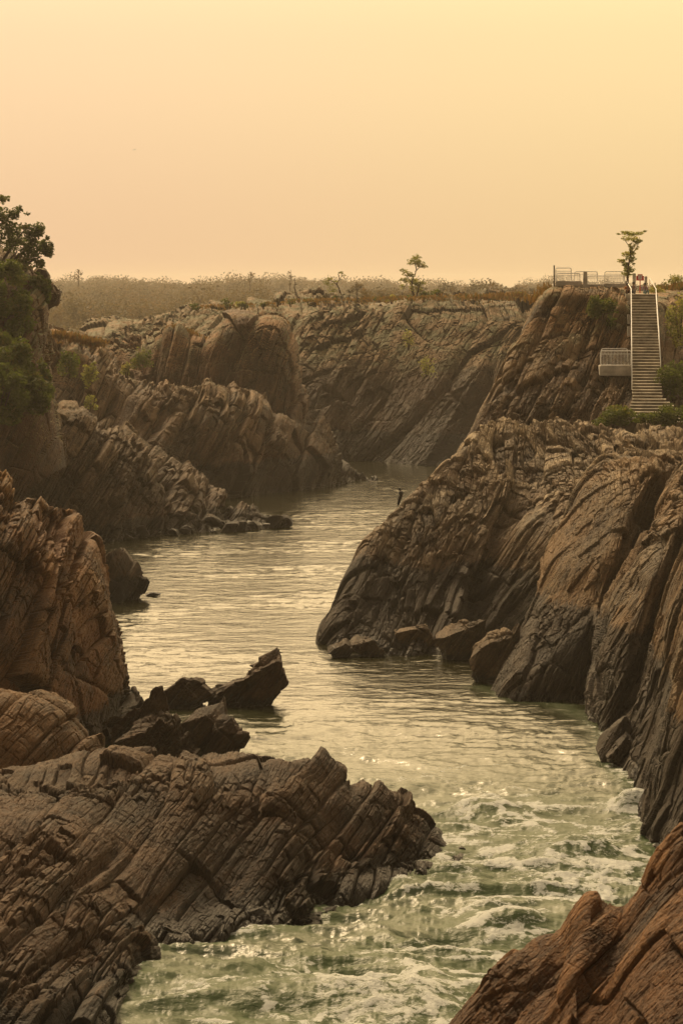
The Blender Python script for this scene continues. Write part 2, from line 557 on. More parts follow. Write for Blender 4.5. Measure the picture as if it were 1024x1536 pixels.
q3 = [(967, 1270), (992, 1160, 142), (1022, 1040, 144), (1052, 940, 146), (1082, 850, 149), (1112, 790, 153), (1152, 760, 160), (1190, 730, 190)]
q4 = [(1010, 1310), (1050, 1170, 136), (1090, 1040, 138), (1130, 940, 140), (1160, 850, 144), (1200, 790, 150), (1240, 770, 155), (1290, 730, 190)]
q5 = [(1100, 1420), (1150, 1300, 120), (1200, 1200, 121), (1240, 1100, 123), (1280, 1000, 126), (1320, 920, 130), (1380, 850, 140), (1450, 800, 180)]
o = patch('cliff', [hide(p1, 40, 12), p1, p2, p3], FR_O, .95, 230, M_O, back=(8, -4), px=1.15, amp=.75, blocky=.8, ratio=3, fine=1.5, broken=.5, relief=.6)
tag(o, 'smooth grey-brown buttress directly right of the tan stained one', 'cliff')
o = patch('cliff', [hide(q1, 40, 12), q1, q2, q3, q4, q5], frame_of(66, .05), .85, 250, M_O, back=(8, -4), px=1.15, amp=.75, blocky=.8, ratio=3, fine=1.5, broken=.5, relief=.6)
tag(o, 'nearest dark wall rising from white rapids at the right edge', 'cliff')

m1 = [(694, 672, 262), (722, 612, 265), (748, 565, 268), (775, 512, 271), (800, 457, 274), (828, 430, 277), (868, 432, 296)]
M_cols = [
    hide(m1, 60, 25),
    m1,
    [(740, 690, 256), (765, 612, 260), (790, 562, 264), (812, 507, 268), (832, 462, 271), (852, 430, 274), (890, 429, 296)],
    [(800, 690, 254), (820, 612, 258), (840, 562, 262), (855, 512, 266), (868, 465, 270), (880, 432, 273), (910, 430, 296)],
    [(860, 680, 253), (875, 612, 257), (890, 567, 261), (900, 522, 265), (908, 475, 269), (915, 433, 273), (930, 431, 296)],
    [(930, 670, 252), (940, 620, 255), (945, 577, 260), (945, 532, 265), (945, 485, 269), (945, 452, 273), (950, 436, 296)],
    [(1000, 665, 250), (1000, 622, 254), (995, 580, 260), (990, 532, 265), (988, 485, 269), (985, 453, 274), (985, 437, 296)],
    [(1060, 650, 250), (1055, 605, 255), (1050, 562, 262), (1045, 515, 272), (1040, 470, 282), (1040, 440, 292), (1040, 430, 310)],
    [(1160, 650, 250), (1155, 605, 255), (1150, 562, 262), (1145, 515, 272), (1140, 470, 282), (1140, 440, 292), (1140, 428, 310)],
]
def medit(A):
    # keep the rock low along the stair line
    x = A[..., 0] / A[..., 1] * F + 512
    k = 1 - .65 * np.exp(-((x - 966) / 40) ** 2)
    top = smooth(24.5, 26.5, A[..., 2])
    return (k * (1 - .6 * top))[..., None]
o = patch('cliff', M_cols, FR_M, 1.0, 300, M_M, foot=False, back=(14, -1), px=1.1, amp=.75, ratio=2.5, fine=1.4, relief=.7, edit=medit)
tag(o, 'tall brown crag carrying the concrete stairway and viewing platform', 'cliff')

# near right rust rock
crest = [(560, 1700), (640, 1570), (672, 1525), (740, 1450), (800, 1416), (838, 1402), (862, 1370), (886, 1348), (912, 1362), (938, 1368), (985, 1312), (1030, 1262), (1090, 1225), (1220, 1150), (1400, 1090), (1600, 1060)]
A_cols = []
for i, (x, y) in enumerate(crest):
    A_cols.append([(x - 60, y + 420, 60), (x - 36, y + 210, 64), (x - 14, y + 75, 67.5), (x, y + 14, 69.5), (x + 6, y, 71), (x + 10, y + 20, 75)])
o = patch('rock_outcrop', A_cols, frame_of(50, -.3), .5, 400, M_A, foot=False, back=(4, -6), px=1.2, amp=.75, blocky=.8, fine=1.0, relief=.8)
tag(o, 'rust-coloured weathered rock in the bottom right corner, closest to the viewer', 'rock outcrop')

# ------------------------------------------------------------------ left bank
b1 = [(185, 1508), (160, 1430, 113), (130, 1350, 117), (110, 1280, 121), (100, 1215, 127), (95, 1175, 140)]
B_cols = [
    [(-90, 1560), (-90, 1450, 108), (-90, 1370, 112), (-90, 1290, 117), (-90, 1225, 124), (-90, 1185, 140)],
    [(120, 1565), (60, 1450, 108.5), (40, 1370, 113), (35, 1290, 118), (30, 1225, 125), (30, 1185, 140)],
    b1,
    [(212, 1425), (203, 1370, 120), (190, 1300, 123), (175, 1232, 127), (165, 1175, 132), (160, 1150, 142)],
    [(290, 1412), (280, 1360, 122), (270, 1300, 125), (260, 1240, 128), (250, 1182, 132), (245, 1147, 142)],
    [(360, 1400), (350, 1350, 123), (345, 1300, 126), (340, 1240, 129), (335, 1192, 132), (332, 1160, 142)],
    [(435, 1394), (430, 1340, 124), (425, 1290, 126), (420, 1230, 129), (420, 1182, 132), (425, 1143, 139)],
    [(490, 1360), (490, 1320, 128), (488, 1280, 129.5), (485, 1230, 132), (482, 1192, 134), (482, 1165, 139)],
    [(560, 1340), (558, 1310, 131), (555, 1280, 132), (550, 1247, 133.5), (545, 1218, 135.5), (540, 1198, 140)],
    [(625, 1316), (622, 1300, 134), (618, 1280, 135), (612, 1258, 136), (606, 1238, 138), (600, 1219, 141)],
    [(682, 1299), (674, 1291, 136.5), (667, 1281, 137), (657, 1271, 138), (652, 1264, 139), (647, 1256, 142)],
    [(694, 1286), (690, 1283, 139.5), (684, 1280, 140), (672, 1278, 141), (668, 1274, 142), (662, 1268, 144)],
]
o = patch('rock_outcrop', B_cols, FR_B, 1.1, 500, M_B, edit=lambda A: (1 - .6 * smooth(.024, .038, A[..., 0] / A[..., 1]))[..., None], back=(9, -9), px=1.15, amp=.68, nmax=1100, relief=.8, bias=.45)
tag(o, 'long dark broken ledge tapering to a point in the rapids', 'rock outcrop')

C_cols = [
    [(-90, 1200), (-90, 1080, 154), (-90, 950, 156), (-90, 850, 159), (-90, 740, 163), (-90, 690, 175)],
    [(0, 1180), (0, 1080, 158), (0, 960, 160), (0, 860, 163), (0, 765, 167), (0, 715, 176)],
    [(60, 1160), (60, 1080, 162), (60, 980, 164), (60, 885, 166), (58, 805, 169), (55, 748, 176)],
    [(120, 1140), (120, 1080, 167), (120, 1000, 168), (118, 925, 170), (110, 845, 173), (98, 756, 178)],
    [(168, 1120), (168, 1080, 171), (165, 1020, 172), (157, 962, 174), (142, 885, 176), (120, 800, 181)],
    [(208, 1100), (197, 1070, 177), (190, 1020, 178), (177, 975, 180), (153, 905, 183), (140, 842, 186)],
    [(205, 1055), (188, 1035, 190), (178, 1000, 192), (158, 960, 194), (138, 905, 196), (125, 860, 198)],
]
o = patch('cliff', C_cols, FR_C, 1.35, 600, M_C, back=(9, -9), px=1.15, amp=.8, ratio=1.8, relief=.8)
tag(o, 'tilted orange-brown slab cliff rising at the left edge above the ledge', 'cliff')

D_cols = [
    [(-90, 1260, 138), (-90, 1160, 140), (-90, 1090, 142), (-90, 1050, 145), (-90, 1046, 155)],
    [(20, 1260, 138), (20, 1160, 140), (18, 1090, 142), (10, 1044, 145), (10, 1042, 155)],
    [(80, 1260, 139), (80, 1165, 141), (85, 1110, 143), (90, 1066, 146), (90, 1060, 156)],
    [(130, 1255, 140), (135, 1185, 142), (138, 1142, 144), (140, 1108, 147), (140, 1103, 156)],
    [(168, 1250, 143), (166, 1195, 145), (160, 1165, 148), (153, 1140, 150), (150, 1135, 158)],
]
o = patch('rock_outcrop', D_cols, FR_B, 1.6, 650, M_D, foot=False, back=(5, -9), px=1.15, amp=.5, fine=.9, blocky=.8, relief=.5)
tag(o, 'smooth pale orange slabs at the left edge below the tilted cliff', 'rock outcrop')

H_cols = [
    [(-120, 818), (-115, 750, 301), (-110, 700, 304), (-105, 660, 308), (-100, 632, 313), (-95, 612, 330)],
    [(40, 818), (45, 750, 302), (50, 700, 304), (55, 660, 308), (60, 628, 313), (65, 614, 330)],
    [(110, 816), (115, 750, 303), (118, 700, 306), (120, 655, 310), (122, 622, 315), (130, 612, 332)],
    [(165, 814), (170, 755, 306), (172, 712, 309), (175, 677, 313), (178, 650, 318), (190, 638, 335)],
    [(225, 806), (228, 762, 311), (230, 732, 314), (233, 708, 318), (238, 687, 322), (245, 677, 338)],
    [(290, 802), (290, 777, 315), (292, 758, 318), (296, 742, 321), (300, 728, 325), (310, 721, 340)],
    [(345, 798), (345, 789, 317), (346, 781, 319), (350, 773, 321), (352, 768, 325), (355, 766, 335)],
    [(400, 793), (398, 790, 323), (396, 787, 324), (394, 785, 326), (392, 784, 329), (390, 783, 333)],
    [(428, 791), (425, 790, 325), (422, 789, 326), (420, 788, 328), (418, 787, 331), (416, 786, 333)],
]
o = patch('cliff', H_cols, FR_H, 1.3, 700, M_H, back=(10, -8), px=1.1, amp=.85, relief=1.2)
tag(o, 'blocky grey-brown slope running down to a low spit on the left bank', 'cliff')

a0 = [(140, 760), (145, 690, 353), (150, 640, 357), (155, 590, 362), (160, 540, 368), (165, 525, 390)]
I2_cols = [
    [(-100, 762), (-90, 680, 352), (-80, 610, 357), (-70, 560, 362), (-60, 505, 368), (-50, 495, 390)],
    [(60, 762), (70, 680, 352), (80, 610, 357), (90, 560, 362), (95, 505, 368), (100, 495, 390)],
    a0,
    [(200, 757), (210, 700, 357), (215, 650, 360), (225, 612, 364), (235, 582, 370), (240, 574, 390)],
    [(290, 752), (300, 700, 362), (305, 650, 366), (315, 612, 371), (325, 587, 377), (330, 580, 395)],
    [(345, 748), (350, 700, 366), (355, 665, 370), (365, 632, 375), (375, 607, 380), (385, 597, 395)],
    [(400, 742), (402, 700, 372), (405, 668, 375), (412, 647, 379), (425, 626, 384), (430, 620, 397)],
    [(450, 737), (450, 705, 378), (450, 680, 380), (455, 657, 384), (462, 636, 388), (465, 630, 398)],
    [(500, 731), (502, 708, 385), (500, 690, 386), (497, 666, 389), (493, 643, 393), (490, 636, 400)],
    [(545, 724), (540, 718, 393), (535, 712, 394), (525, 706, 396), (512, 700, 400), (505, 695, 408)],
    [(562, 720), (555, 718, 398), (548, 716, 400), (540, 714, 402), (530, 712, 405), (525, 710, 410)],
]
o = patch('cliff', I2_cols, FR_I, 1.6, 800, M_H2, back=(10, -9), px=1.1, amp=.85, relief=1.2)
tag(o, 'pale-edged jagged rock shelf on the left bank at the river bend', 'cliff')
I1_cols = [
    [(-60, 700, 395), (-50, 620, 400), (-40, 560, 405), (-30, 520, 410), (-20, 510, 425)],
    [(90, 700, 395), (110, 620, 400), (130, 560, 405), (150, 524, 410), (160, 512, 425)],
    [(190, 700, 392), (200, 620, 397), (210, 560, 402), (222, 510, 408), (230, 503, 425)],
    [(250, 700, 390), (250, 620, 395), (252, 550, 400), (256, 488, 406), (260, 500, 425)],
    [(310, 700, 390), (308, 620, 395), (305, 560, 400), (305, 517, 405), (310, 503, 430)],
    [(360, 700, 390), (355, 620, 394), (352, 545, 398), (352, 491, 403), (360, 484, 430)],
    [(415, 705, 388), (415, 620, 392), (414, 545, 396), (412, 490, 401), (420, 482, 425)],
    [(452, 705, 391), (447, 620, 396), (437, 560, 402), (427, 505, 410), (425, 490, 430)],
    [(470, 705, 425), (460, 640, 430), (450, 600, 434), (435, 540, 437), (430, 495, 442)],
]
o = patch('cliff', I1_cols, frame_of(74, .05), 1.6, 850, M_I, foot=False, back=(14, -6), px=1.1, amp=.8, relief=1.4, ratio=1.6)
tag(o, 'dark brown humped crag with orange grass above the jagged left shelf', 'cliff')

K_cols = [
    [(-160, 760, 270), (-160, 600, 275), (-160, 500, 280), (-160, 405, 285), (-160, 345, 300)],
    [(-40, 760, 272), (-40, 600, 276), (-40, 500, 280), (-40, 425, 285), (-40, 360, 300)],
    [(20, 760, 275), (20, 600, 278), (22, 500, 281), (25, 435, 285), (25, 380, 300)],
    [(66, 720, 278), (64, 590, 281), (60, 500, 284), (56, 445, 287), (50, 408, 300)],
    [(100, 700, 285), (80, 585, 288), (71, 500, 290), (67, 445, 293), (63, 412, 305)],
    [(90, 700, 312), (75, 585, 314), (66, 500, 316), (58, 445, 318), (48, 418, 325)],
]
o = patch('cliff', K_cols, FR_I, 1.0, 900, M_K, foot=False, back=(14, -3), px=1.3, amp=.65, relief=.5)
tag(o, 'steep crag overgrown with bushes and creepers at the upper left edge', 'cliff')

J_cols = [
    [(-60, 690), (-30, 620, 462), (10, 560, 480), (50, 525, 500), (100, 512, 520), (110, 508, 550)],
    [(100, 690), (140, 620, 460), (180, 560, 475), (215, 515, 490), (262, 480, 505), (275, 470, 540)],
    [(300, 690), (330, 620, 452), (360, 560, 465), (380, 512, 478), (400, 475, 490), (400, 460, 525)],
    [(430, 692), (440, 620, 450), (460, 560, 458), (480, 512, 466), (500, 470, 476), (510, 451, 510)],
    [(535, 692), (560, 620, 446), (590, 560, 452), (615, 512, 458), (640, 470, 466), (650, 449, 500)],
    [(600, 696), (630, 620, 440), (665, 560, 446), (690, 512, 452), (710, 470, 460), (715, 446, 495)],
    [(660, 700), (700, 620, 436), (735, 560, 440), (760, 512, 446), (775, 468, 452), (780, 443, 485)],
    [(740, 702), (770, 620, 432), (800, 560, 436), (830, 512, 440), (850, 468, 446), (860, 442, 480)],
    [(860, 705), (900, 620, 428), (940, 560, 432), (960, 512, 436), (980, 468, 440), (1000, 438, 475)],
    [(1150, 705), (1180, 620, 428), (1190, 560, 432), (1200, 512, 436), (1210, 468, 440), (1220, 438, 475)],
]
o = patch('cliff', J_cols, FR_J, 2.6, 950, M_J, back=(10, -2), px=1.1, amp=.65, ratio=1.8, relief=1.6, fine=1.6)
tag(o, 'far gorge wall closing the view behind the river bend', 'cliff')

# ------------------------------------------------------------------ terrain sheets
def ground_mat(name, a, b, c):
    T = NT(name)
    pos = T.n('ShaderNodeNewGeometry').outputs['Position']
    col = T.mix(T.ramp(T.noise(pos, .02, 6, .6), .4, .6), a, b)
    col = T.mix(T.ramp(T.noise(pos, .15, 6, .65), .5, .65), col, c)
    bs = T.n('ShaderNodeBsdfPrincipled', ins={'Base Color': col, 'Roughness': .9})
    T.set(T.out.inputs['Surface'], bs)
    return T.m


M_G = ground_mat('dry_ground', c4(.075, .055, .026), c4(.10, .07, .035), c4(.06, .055, .022))
M_RB = ground_mat('riverbed', c4(.10, .07, .045), c4(.13, .09, .06), c4(.06, .045, .03))

# plateau behind the gorge
L_cols = []
for x, ys in ((-1400, 0), (-500, 0), (-100, 0), (60, 0), (170, 0), (290, 0), (420, 1), (560, 2), (720, 3), (900, 3), (1300, 3), (2400, 3)):
    base = {0: [(525, 540), (512, 720), (494, 980), (466, 1600), (443, 2800), (436, 6000)],
            1: [(492, 520), (482, 720), (472, 980), (455, 1600), (443, 2800), (436, 6000)],
            2: [(462, 505), (460, 700), (455, 1100), (447, 2000), (443, 3000), (436, 6000)],
            3: [(450, 495), (448, 620), (447, 900), (444, 1500), (441, 3000), (436, 6000)]}[ys]
    L_cols.append([(x, y, D) for y, D in base])
G = cols_to_grid(L_cols, foot=False)
nu, nv = 500, 300
A = catmull(catmull(G, nu).transpose(1, 0, 2), nv)
pp = A.reshape(-1, 3)
A[..., 2] += ((fbm(pp / 45, 5, 3) - .5) * 5.0).reshape(nv, nu) * np.clip((A[..., 1] - 480) / 100, .3, 1)
PLAT = A.copy()
o = grid_mesh('terrain', A, nu, nv, M_G, smooth_shade=True)
tag(o, kind='structure')
# riverbed and ground sheet reaching the horizon, with higher banks away from the gorge
xs = np.concatenate([np.linspace(-4500, -130, 40), np.linspace(-127, 127, 170), np.linspace(130, 4500, 40)])
ys = np.concatenate([np.linspace(-300, 40, 30), np.linspace(43, 470, 170), np.linspace(490, 6300, 40)])
X, Y = np.meshgrid(xs, ys)
half = np.maximum(.15 * Y + 1, 14)
g3 = np.stack([X.ravel() / 14, Y.ravel() / 14, 0 * X.ravel()], 1)
top = np.interp(Y, [0, 100, 160, 300, 470], [6, 7, 14, 17, 20])
Z = -4 + (4 + top + 7 * (fbm(g3, 5, 61).reshape(X.shape) - .5)) * smooth(0, 1, (np.abs(X) - half) / 12)
Z = np.where(Y > 480, -4, Z)
o = grid_mesh('riverbed', np.stack([X, Y, Z], 2), len(xs), len(ys), M_RB, smooth_shade=True)
o.name = 'ground'
tag(o, kind='structure')

# ------------------------------------------------------------------ water
def water_mat():
    T = NT('river_water')
    pos = T.n('ShaderNodeNewGeometry').outputs['Position']
    foam = T.n('ShaderNodeAttribute', attribute_name='foam').outputs['Fac']
    turb = T.n('ShaderNodeAttribute', attribute_name='turb').outputs['Fac']
    mp = T.n('ShaderNodeMapping')
    T.set(mp.inputs[0], pos)
    mp.inputs['Scale'].default_value = (.55, .85, 1)
    q = mp.outputs[0]
    lace = T.noise(q, 1.7, 8, .72, 1.2)
    lace2 = T.noise(q, 5.0, 7, .78, .6)
    fn = T.math('ADD', T.math('MULTIPLY', T.math('SUBTRACT', lace, .5), 2.0), T.math('MULTIPLY', T.math('SUBTRACT', lace2, .5), 1.5))
    f = T.math('ADD', foam, T.math('MULTIPLY', fn, T.ramp(foam, .04, .35)))
    ff = T.ramp(f, .46, .70)
    deep = T.mix(turb, c4(.020, .020, .008), c4(.046, .072, .028))
    w = T.n('ShaderNodeBsdfPrincipled', ins={'Base Color': deep, 'Roughness': T.math('MULTIPLY_ADD', turb, .28, .08), 'IOR': T.math('MULTIPLY_ADD', turb, -.75, 1.98)})
    n0 = T.noise(q, .42, 3, .6, .6)
    n1 = T.noise(q, 1.1, 4, .6, .8)
    n2 = T.noise(q, 4.2, 4, .6, .5)
    bh = T.math('ADD', T.math('MULTIPLY', n0, .15), T.math('ADD', T.math('MULTIPLY', n1, .07), T.math('MULTIPLY', n2, T.math('MULTIPLY_ADD', turb, .05, .018))))
    bh = T.math('MULTIPLY', bh, T.math('MULTIPLY_ADD', turb, -.2, 1.0))
    bmp = T.n('ShaderNodeBump', ins={'Strength': 1.0, 'Distance': 1.0, 'Height': bh})
    T.set(w.inputs['Normal'], bmp)
    fb = T.n('ShaderNodeBump', ins={'Strength': 1.0, 'Distance': .4, 'Height': lace2})
    fo = T.n('ShaderNodeBsdfPrincipled', ins={'Base Color': c4(.88, .92, .90), 'Roughness': .6, 'Normal': fb})
    mx = T.n('ShaderNodeMixShader', ins={0: T.math('MULTIPLY', ff, .92), 1: w, 2: fo})
    T.set(T.out.inputs['Surface'], mx)
    return T.m


Ds = 92 * (500 / 92) ** np.linspace(0, 1, 1000)
us = np.linspace(-.2, .16, 760)
Yg = np.repeat(Ds[:, None], len(us), 1)
Xg = Yg * us[None, :]
foams = [(760, 1250, 9, .5), (700, 1290, 6, .6), (800, 1300, 5, .75), (860, 1320, 5, .8), (930, 1290, 4, .7), (950, 1215, 1.8, .9), (760, 1395, 2.6, .75), (640, 1380, 3, .2),
         (560, 1515, 4.5, .95), (490, 1470, 3.5, .55), (600, 1440, 3, .5), (400, 1500, 5, .35), (700, 1440, 3, .45), (830, 1210, 6, .35), (690, 1180, 10, .22),
         (300, 1500, 5, .2), (900, 1250, 4, .5), (740, 1340, 3, .4), (560, 1130, 12, .12), (180, 1480, 3, .3), (690, 1310, 2, .5), (500, 1500, 2.5, .6)]
foam = np.zeros_like(Xg)
for x, y, r, a in foams:
    fx, fy, _ = Wt(x, y)
    foam = np.maximum(foam, a * np.exp(-(((Xg - fx) / r) ** 2 + ((Yg - fy) / (r * 1.1)) ** 2)))
turb = smooth(200, 125, Yg)
edge_pts = [(160, 1500), (212, 1425), (290, 1412), (360, 1400), (435, 1394), (490, 1360), (560, 1340), (625, 1316), (690, 1292)]
edge2 = [(715, 1030), (770, 1050), (830, 1056), (878, 1075), (905, 1098), (914, 1140), (947, 1185), (967, 1270), (1010, 1310)]
for pts, amp_ in ((edge_pts, .42), (edge2, .5)):
    W_ = [Wt(*p) for p in pts]
    for (xa, ya, _), (xb, yb, _) in zip(W_, W_[1:]):
        dx, dy = xb - xa, yb - ya
        t_ = np.clip(((Xg - xa) * dx + (Yg - ya) * dy) / (dx * dx + dy * dy), 0, 1)
        d2 = (Xg - xa - t_ * dx) ** 2 + (Yg - ya - t_ * dy) ** 2
        foam = np.maximum(foam, amp_ * np.exp(-d2 / 1.1 ** 2))
calm = .8 + .3 * smooth(330, 190, Yg)
q3 = np.stack([Xg.ravel(), Yg.ravel(), np.zeros(Xg.size)], 1)
wrp = (np.stack([vnoise(q3 / 5, 71), vnoise(q3 / 5, 72), np.zeros(Xg.size)], 1) - .5) * 4
qq = q3 + wrp
def ridged(q, seed, o=4):
    s = 0; a = 1; t = 0
    for k in range(o):
        s = s + a * (1 - np.abs(2 * vnoise(q, seed + k * 5) - 1) * 1.6).clip(-.5, 1)
        t += a; a *= .5; q = q * 2.1 + 5
    return (s / t).reshape(Xg.shape)
r1 = ridged(qq / np.array([6.5, 2.8, 1]), 80, 5)
r2 = ridged((q3 + wrp * .3) / np.array([2.6, 1.1, 1]), 90, 4)
slick = smooth(.3, .62, fbm(q3 / np.array([26, 13, 1]), 3, 401).reshape(Xg.shape)) * .85 + .15
sw = (fbm(qq / np.array([7, 5, 1]), 3, 99) - .5).reshape(Xg.shape)
Zg = calm * slick * (.16 + .03 * turb) * (r2 - .4) + turb * (.42 * (r1 - .4) + .9 * sw) + calm * slick * (.12 + .05 * turb) * (r1 - .4)
# standing swells
for x, y, r, h in ((722, 1222, 1.3, .55), (600, 1500, 2.6, .5), (560, 1515, 2.2, .35), (770, 1275, 1.6, .5), (830, 1290, 1.6, .45), (770, 1390, 1.0, .55), (650, 1285, 1.2, .35), (400, 1500, 2, .4), (950, 1215, .7, .8), (880, 1285, 1.2, .5), (690, 1265, 1.3, .4)):
    fx, fy, _ = Wt(x, y)
    Zg += 1.25 * h * np.exp(-(((Xg - fx) / (r * 1.5)) ** 2 + ((Yg - fy) / r) ** 2))
r3 = ridged((q3 + wrp * .35) / np.array([1.9, .95, 1]), 140, 5)
Zg += (.05 + .21 * turb) * (.3 + .7 * smooth(230, 150, Yg)) * (r3 - .4)
Zg += foam * .22 * (fbm(q3 / .7, 4, 55).reshape(Xg.shape) - .4)
big = ridged(qq / np.array([9, 5, 1]), 120, 3)
fo = foam * (.62 + .75 * smooth(.45, .8, r3)) + .35 * smooth(.5, .9, r1) * foam + turb * .42 * smooth(.5, .8, big) * smooth(.45, .75, r3)
fo = np.clip(fo * smooth(210, 150, Yg), 0, .9)
M_W = water_mat()
o = grid_mesh('water', np.stack([Xg, Yg, Zg], 2), len(us), len(Ds), M_W, {'foam': fo, 'turb': np.clip(turb * .75 + foam, 0, 1)}, smooth_shade=True)
tag(o, kind='structure')

# ------------------------------------------------------------------ boulders
def ico_dirs(sub):
    bm = bmesh.new()
    bmesh.ops.create_icosphere(bm, subdivisions=sub, radius=1)
    bm.verts.ensure_lookup_table()
    V = np.array([v.co[:] for v in bm.verts])
    Fc = [[v.index for v in f.verts] for f in bm.faces]
    bm.free()
    return V, Fc


ICO = {k: ico_dirs(k) for k in (3, 4, 5, 6)}


def boulder(name, parts, mat, fr, s, seed, sub=5, amp=.5):
    """parts: (px, py_base, D, width_m, depth_m, height_m, lean_deg, seed) joined into one rock mesh"""
    VV, FF, off = [], [], 0
    loc0 = None
    for (px, py, D, w, d, h, lean, sd) in parts:
        r = np.random.default_rng(sd)
        U, Fc = ICO[sub]
        n, e, g = fr
        pl = []
        for ax, ext in ((n, .8), (-n, .8), (e, 1.0), (-e, 1.0), (g, .8), (-g, .8)):
            v = np.array(ax) + (r.random(3) - .5) * .35
            pl.append((v / np.linalg.norm(v), ext * (.8 + .4 * r.random())))
        for k in range(10):
            v = r.normal(size=3)
            v /= np.linalg.norm(v)
            pl.append((v, .72 + .35 * r.random()))
        rad = np.full(len(U), 9.0)
        for v, ex in pl:
            c = U @ v
            rad = np.where(c > 1e-3, np.minimum(rad, ex / np.maximum(c, 1e-3)), rad)
        V = U * rad[:, None]
        V = V * np.array([w / 2, d / 2, h / 2]) * 1.12
        a = math.radians(lean)
        V = np.stack([V[:, 0] * math.cos(a) + V[:, 2] * math.sin(a), V[:, 1], -V[:, 0] * math.sin(a) + V[:, 2] * math.cos(a)], 1)
        c = np.array(P(px, py, D)) + np.array([0, d * .3, h * .38])
        N = U
        dd, lay, blk = rock_disp(V + c, fr, s, seed, amp, relief=.4)
        V = V + N * dd[:, None]
        V = V + c
        VV.append(V)
        FF += [[i + off for i in f] for f in Fc]
        off += len(V)
    V = np.concatenate(VV)
    _, lay, blk = rock_disp(V, fr, s, seed, amp)
    base = np.array([V[:, 0].mean(), V[:, 1].mean(), V[:, 2].min()])
    o = poly_mesh(name, V - base, FF, mat, attrs={'lay': lay, 'blk': blk})
    o.location = base
    return o


def wD(px, py):
    return Wt(px, py)[1]


M_BD = rock_mat('rock_boulder', FR_B, c4(.26, .19, .13), c4(.16, .095, .05), c4(.07, .042, .026), c4(.22, .11, .04), stain=.6, ochre_amt=.4, fs=1.3, palez=(2, 7), tint=(.5, .42, .28))
o = boulder('boulder', [(340, 1066, wD(350, 1062), 1.7, 2.2, 2.4, 46, 1), (360, 1067, wD(368, 1062), 1.9, 2.6, 3.4, 44, 2), (379, 1067, wD(380, 1062), 2.0, 2.8, 4.3, 42, 5), (396, 1066, wD(398, 1060), 2.3, 2.4, 4.2, 24, 9)], M_BD, frame_of(50, .1), .6, 1000, 6, .8)
tag(o, 'dark leaning boulder standing alone in midstream', 'boulder')
o = boulder('boulder', [(278, 1058, wD(278, 1062), 2.9, 2.5, 1.9, 10, 3)], M_BD, FR_B, .45, 1010, 5, .5)
tag(o, 'low dark rock just left of the leaning midstream boulder', 'boulder')
o = boulder('boulder', [(300, 1150, wD(300, 1150), 3.0, 3.2, 4.0, 25, 7), (340, 1155, wD(340, 1155), 2.0, 2.6, 3.6, -10, 8)], M_BD, FR_B, .7, 1020, 6, .8)
tag(o, 'square-edged block above the ledge, nearest the midstream boulder', 'boulder')
o = boulder('boulder', [(240, 1150, 160, 3.6, 3.6, 3.2, 15, 12), (205, 1130, 163, 3.2, 3, 3.2, 25, 13)], M_BD, FR_B, .7, 1030, 6, .9)
tag(o, 'cracked block wedged between the slab cliff and the square-edged block', 'boulder')
o = boulder('boulder', [(165, 903, wD(165, 903), 5.0, 5, 4.2, 10, 21), (198, 900, wD(198, 900), 2.2, 3, 2.8, -10, 22)], M_H, FR_H, .6, 1040, 6, .6)
tag(o, 'brown rock jutting from behind the slab cliff into the calm river', 'boulder')
o = boulder('boulder', [(230, 894, wD(230, 894), 1.1, .8, .3, 0, 25)], M_H, FR_H, .2, 1045, 4, .4)
tag(o, 'tiny flat rock barely above the water', 'boulder')
M_FB = rock_mat('rock_pale_boulder', FR_N, c4(.38, .32, .26), c4(.20, .15, .11), c4(.12, .08, .05), c4(.28, .17, .08), stain=.5, ochre_amt=.3, palez=(0, 5), tint=(.52, .45, .34))
o = boulder('boulder', [(548, 985, wD(548, 985), 2.5, 2.0, 1.5, 30, 31), (512, 987, wD(512, 987), 1.4, 1.6, 1.4, 20, 32)], M_FB, FR_N, .45, 1050, 5, .5)
tag(o, 'low jagged rock at the far left foot of the ribbed cliff', 'boulder', 'boulders along the foot of the ribbed cliff')
o = boulder('boulder', [(625, 980, wD(625, 980) + .5, 2.3, 1.8, 2.4, 42, 33)], M_FB, FR_N, .5, 1060, 6, .8)
tag(o, 'upright brown boulder second from the left at the ribbed cliff foot', 'boulder', 'boulders along the foot of the ribbed cliff')
o = boulder('boulder', [(693, 990, wD(693, 990), 2.5, 2.0, 3.3, 44, 34)], M_FB, FR_N, .5, 1070, 6, .7)
tag(o, 'pale slanted boulder in front of the dark recess', 'boulder', 'boulders along the foot of the ribbed cliff')
o = boulder('boulder', [(745, 1025, wD(745, 1025), 2.2, 2.0, 4.6, 38, 35)], M_FB, FR_O, .6, 1080, 6, .8)
tag(o, 'tall slanted boulder against the tan stained buttress', 'boulder', 'boulders along the foot of the ribbed cliff')
o = boulder('boulder', [(926, 1143, wD(926, 1143), 1.6, 2, 2.6, 25, 36), (932, 1150, wD(932, 1150), 1.4, 1.6, 1.8, 15, 37)], M_O, FR_O, .4, 1090, 5, .5)
tag(o, 'small dark boulder at the water below the nearest right wall', 'boulder')

